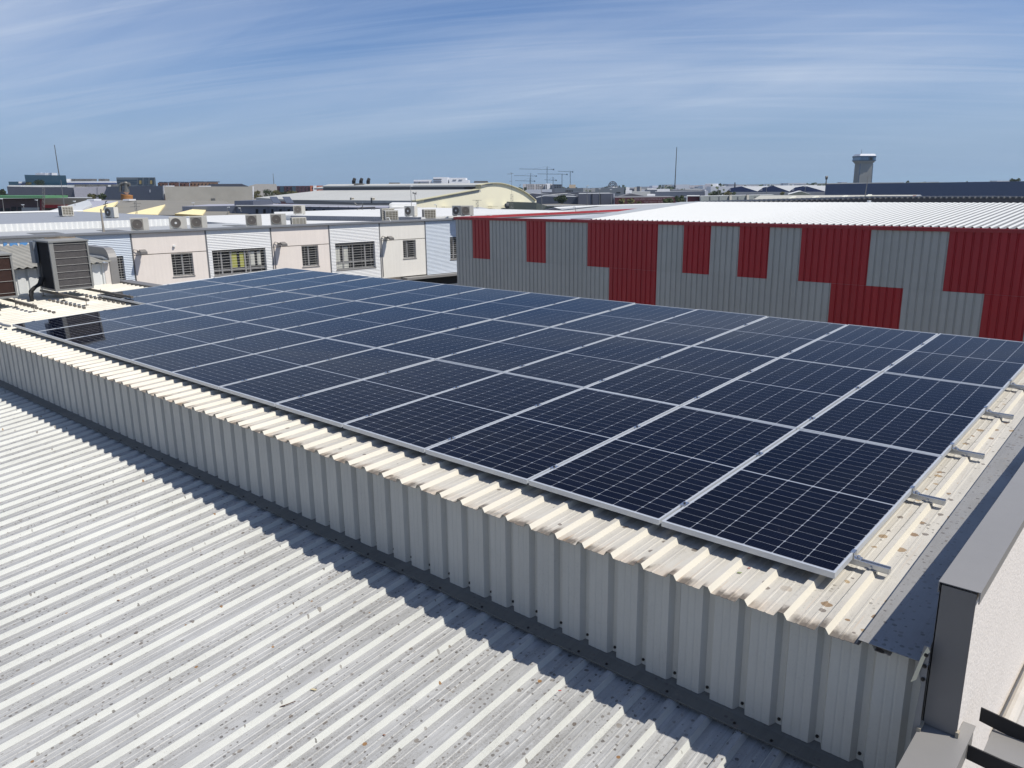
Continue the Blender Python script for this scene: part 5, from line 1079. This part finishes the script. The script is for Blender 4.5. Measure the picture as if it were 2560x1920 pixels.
def mast(label, xb, yb, xt, yt, d, w, nseg, cross=None):
    t = thing('lattice_mast', label, 'mast', P(xb, yb, d)); o0 = Vector(t.location); s = d / F; a, b2 = P(xb, yb, d) - o0, P(xt, yt, d) - o0
    mb = MB(); ws = w * s
    for o_ in (RH * ws, -RH * ws, FH * ws): mb.tube(a + o_, b2 + o_, .32 * s, n=4)
    for k in range(nseg):
        p, q = a + (b2 - a) * (k / nseg), a + (b2 - a) * ((k + 1) / nseg); sg = 1 if k % 2 else -1; mb.tube(p + RH * ws * sg, q - RH * ws * sg, .25 * s, n=4); mb.tube(q + RH * ws, q - RH * ws, .2 * s, n=4)
    mb.build('lattice', m_pole if d < 95 else m_poled, t)
    for (x0, y0, x1, y1) in (cross or []):
        mb = MB(); mb.tube(P(x0, y0, d) - o0, P(x1, y1, d) - o0, .35 * s, n=4); mb.build('cross_arm', m_poled, t)
mast('lattice mast rising left of the translucent roof', 108, 533, 109, 470, 90, 3, 12, [(104, 475, 115, 471), (106, 484, 114, 480)])
mast('lattice mast in front of the second yellow gable', 341, 535, 338, 502, 78, 2.5, 7, [(332, 508, 353, 508.5), (325, 517, 350, 516)])
mast('lattice mast with a flat cross arm before the yellow hall', 1193, 536, 1193, 501, 75, 3, 8, [(1181, 500.5, 1204, 500.5)])
mast('tall antenna mast with ladder foot beside the arch', 1280, 535, 1279.5, 486, 70, 3, 10, [(1279.5, 486, 1279, 432), (1275, 432, 1284, 434), (1268, 435, 1279, 435), (1273, 453, 1280, 453)])
ant = MB(); d = 78
for (a, b2) in (((262, 527), (264, 503)), ((258, 512), (270, 508)), ((259, 518), (268, 514)), ((257, 527), (262, 515)), ((264, 505), (268, 502))): ant.tube(P(*a, d), P(*b2, d), .035, n=4)
tag(ant.build('yagi_antenna', m_poled), 'tangled rooftop antenna in front of the first yellow gable', 'antenna')
ant = MB(); d = 70
for (a, b2) in (((905, 530), (907, 507)), ((890, 513), (905, 511)), ((900, 519), (938, 518)), ((929, 517), (929, 525)), ((933, 517), (933, 525)), ((937, 517), (937, 525)), ((886, 507), (893, 513)), ((892, 524), (905, 518))): ant.tube(P(*a, d), P(*b2, d), .045, n=4)
tag(ant.build('yagi_antenna', m_poled), 'row of comb like antennas before the blue grey row', 'antenna')
ant = MB(); d = 95
for (a, b2) in (((1038, 501), (1037, 482)), ((1031, 482), (1041, 484)), ((1033, 480), (1033, 485)), ((1040, 480), (1040, 487))): ant.tube(P(*a, d), P(*b2, d), .05, n=4)
tag(ant.build('yagi_antenna', m_poled), 'small antenna on the hall eave beside the yellow gable', 'antenna')
mb = MB(); c = P(1269, 514, 116); mb.tube(c, c + (RH * -.3 - FH * .2), .45, .3, n=12); mb.tube(c, P(1267, 518, 116), .05, n=4); tag(mb.build('satellite_dish', m_poled), 'dish above the second hall door canopy', 'satellite dish')

# ------------------------------------------------------------------ trees
def tree(label, px, pyb, pyt, wpx, d, m_, n=900, seed=1):
    rnd = random.Random(seed); base = P(px, pyb, d); top = P(px, pyt, d); H = top.z - base.z; Wd = wpx * d / F / 2; g = Vector((base.x, base.y, GZ))
    t = thing('tree', label, 'tree', g); lift = base.z - GZ
    mb = MB(); mb.tube((0, 0, 0), (0, 0, lift + H * .3), max(.15, Wd * .08), max(.08, Wd * .05), n=8)
    for k in range(5):
        a = k * 1.3; mb.tube((0, 0, lift + H * .15), (math.cos(a) * Wd * .5, math.sin(a) * Wd * .5, lift + H * .6), .08, .03, n=5)
    mb.build('trunk', m_bark, t)
    cl_ = []
    for k in range(11):
        a = rnd.uniform(0, 6.28); r_ = Wd * rnd.uniform(.1, .72); cl_.append((Vector((math.cos(a) * r_, math.sin(a) * r_, lift + H * rnd.uniform(.22, .78))), Wd * rnd.uniform(.26, .46)))
    mb = MB(); ls = max(.16, d / F * 1.5)
    for k in range(n):
        c_, rr = rnd.choice(cl_); v = Vector((rnd.gauss(0, 1), rnd.gauss(0, 1), rnd.gauss(0, 1))).normalized() * rr * rnd.uniform(.55, 1.08); v.z *= .75
        p = c_ + v; u = Vector((rnd.gauss(0, 1), rnd.gauss(0, 1), rnd.gauss(0, 1))).normalized(); w = u.orthogonal().normalized(); s_ = ls * rnd.uniform(.5, 1.2)
        mb.poly([p - u * s_, p + w * s_ * .6, p + u * s_, p - w * s_ * .6])
    tag(mb.build('crown', m_, t), kind='stuff'); return t
tree('dark round tree between the yellow arch and the grey panel hall', 1405, 508, 487.5, 38, 140, mat('dark leaves', srgb(52, 66, 40), .8, var=.3), 1200, 3)
tree('olive yellow tree before the left end of the lettered wall', 1553, 512, 496, 24, 140, m_olive, 700, 4)
tree('second olive yellow tree before the lettered wall', 1577, 512, 496.5, 20, 140, m_olive, 600, 5)
tree('small olive tuft under the lettering', 1597, 512, 503, 12, 140, m_olive, 300, 6)
tree('green tree right of the lettering', 1672, 511, 494, 30, 135, m_green, 900, 7)
tree('taller green tree beside the maroon box', 1700, 511, 487, 30, 132, m_green, 1000, 8)
tree('green tree behind the lamp left of the navy sheds', 1790, 492, 474, 34, 200, m_green, 900, 9)
tree('olive shrub under the left navy shed', 1818, 492, 477, 26, 190, m_olive, 500, 10)
tree('dark bush showing above the right end of the navy warehouse', 2536, 456, 446, 24, 200, mat('dark leaves', srgb(52, 66, 40), .8), 600, 11)
tree('green tree at the far left edge beside the slate warehouse', 6, 496, 466, 28, 180, m_green, 900, 12)
tree('bushy tree before the lilac warehouse, left one', 232, 500, 484, 24, 150, m_olive, 700, 13)
tree('bushy tree before the lilac warehouse, right one', 256, 500, 483, 22, 150, m_green, 700, 14)
tree('dark tree in front of the teal glass office', 104, 464, 449, 36, 300, mat('dark leaves', srgb(52, 66, 40), .8), 800, 15)
tree('small tree left in front of the teal glass office', 71, 464, 455, 16, 298, m_olive, 400, 16)
for k, (x, yb, yt, w, mm) in enumerate(((642, 500, 474, 26, m_olive), (668, 500, 472, 34, m_green), (690, 500, 473, 30, m_olive), (712, 492, 478, 26, m_green), (733, 488, 478, 26, m_olive), (650, 505, 488, 22, m_olive))):
    tree('leafy tree in the clump left of the hall, %s from the left' % ordn[k], x, yb, yt, w, 200 + 5 * k, mm, 700, 20 + k)
tree('low shrub below the left navy shed', 1834, 488, 479.5, 14, 180, m_green, 250, 31)
tree('low shrub below the middle navy shed', 1955, 488, 479.5, 14, 180, m_olive, 250, 32)

# ------------------------------------------------------------------ distant town and hills
def hills(name, pts, d, m_, depth=600):
    mb = MB(); top = [P(x, y, d) for x, y in pts]; poly = top + [Vector((top[-1].x, top[-1].y, GZ)), Vector((top[0].x, top[0].y, GZ))]
    n = len(top); i = len(mb.v); mb.v += [tuple(q) for q in top] + [(q.x, q.y, GZ) for q in [t - FH * depth * .6 for t in top]] + [(q.x, q.y, GZ) for q in [t + FH * depth for t in top]]
    for k in range(n - 1): mb.f.append([i + n + k, i + n + k + 1, i + k + 1, i + k]); mb.mi.append(0); mb.f.append([i + k, i + k + 1, i + 2 * n + k + 1, i + 2 * n + k]); mb.mi.append(0)
    tag(mb.build(name, m_), kind='structure')
hills('hill', [(1520, 471), (1590, 468), (1625, 466.5), (1660, 464.5), (1720, 463.5), (1780, 462), (1840, 462), (1900, 463)], 2600, mat('dry hill', srgb(136, 122, 118), 1, var=.25, vscale=.02))
hills('hill', [(1780, 463), (1810, 459.5), (1860, 461), (1920, 459.5), (1990, 459), (2040, 458), (2100, 457), (2200, 456), (2400, 455), (2700, 452)], 3000, mat('wooded hill', srgb(98, 104, 106), 1, var=.25, vscale=.02))
rnd = random.Random(11); mb = MB()
for k in range(650):
    x = rnd.uniform(-150, 2700); d = rnd.uniform(420, 1500); yh = 486.4 - .01157 * x
    hz = rnd.uniform(-2.5, 2.2) if d < 800 or rnd.random() < .7 else rnd.uniform(1.5, 5.5); w = rnd.uniform(6, 24); c = P(x, yh, d); dp = rnd.uniform(8, 30); mi = rnd.choice((0, 0, 1, 1, 3, 3, 4))
    c.z = 0; a = c - RH * w / 2; poly = [Vector((a.x, a.y, GZ)), Vector((a.x, a.y, hz)), Vector((a.x, a.y, hz)) + RH * w, Vector((a.x, a.y, GZ)) + RH * w]; mb.prism(poly, FH * dp, mi)
tag(mb.build('distant_town', [m_city, m_wcity, m_brick, G2_, G1]), 'mass of small far off town buildings along the horizon', 'town', kind='stuff')
mb = MB(); rnd = random.Random(5)
for k in range(9000):
    x = rnd.uniform(-200, 2750); d = rnd.uniform(380, 1300); yh = 486.4 - .01157 * x; c = P(x, yh, d); c.z = -1.5 + rnd.gauss(0, 1.6) + (.8 if math.sin(x * .05) > .3 else -2); s_ = rnd.uniform(.8, 2.0) * d / 700
    u = Vector((rnd.gauss(0, 1), rnd.gauss(0, 1), rnd.gauss(0, 1))).normalized(); w = u.orthogonal().normalized(); mb.poly([c - u * s_, c + w * s_, c + u * s_, c - w * s_])
tag(mb.build('distant_woodland', m_green), 'far off belt of trees between the town buildings', 'woodland', kind='stuff')

# ------------------------------------------------------------------ haze
hz = MB(); hz.box((-8000, -1000, GZ - 1), (8000, 8000, 60)); M = bpy.data.materials.new('haze air'); M.use_nodes = True; t = M.node_tree; t.nodes.clear()
o_ = t.nodes.new('ShaderNodeOutputMaterial'); v = t.nodes.new('ShaderNodeVolumePrincipled'); v.inputs['Density'].default_value = 0.00018; v.inputs['Color'].default_value = (.62, .84, 1, 1); v.inputs['Anisotropy'].default_value = .2
t.links.new(v.outputs[0], o_.inputs['Volume']); tag(hz.build('haze', M), kind='stuff')
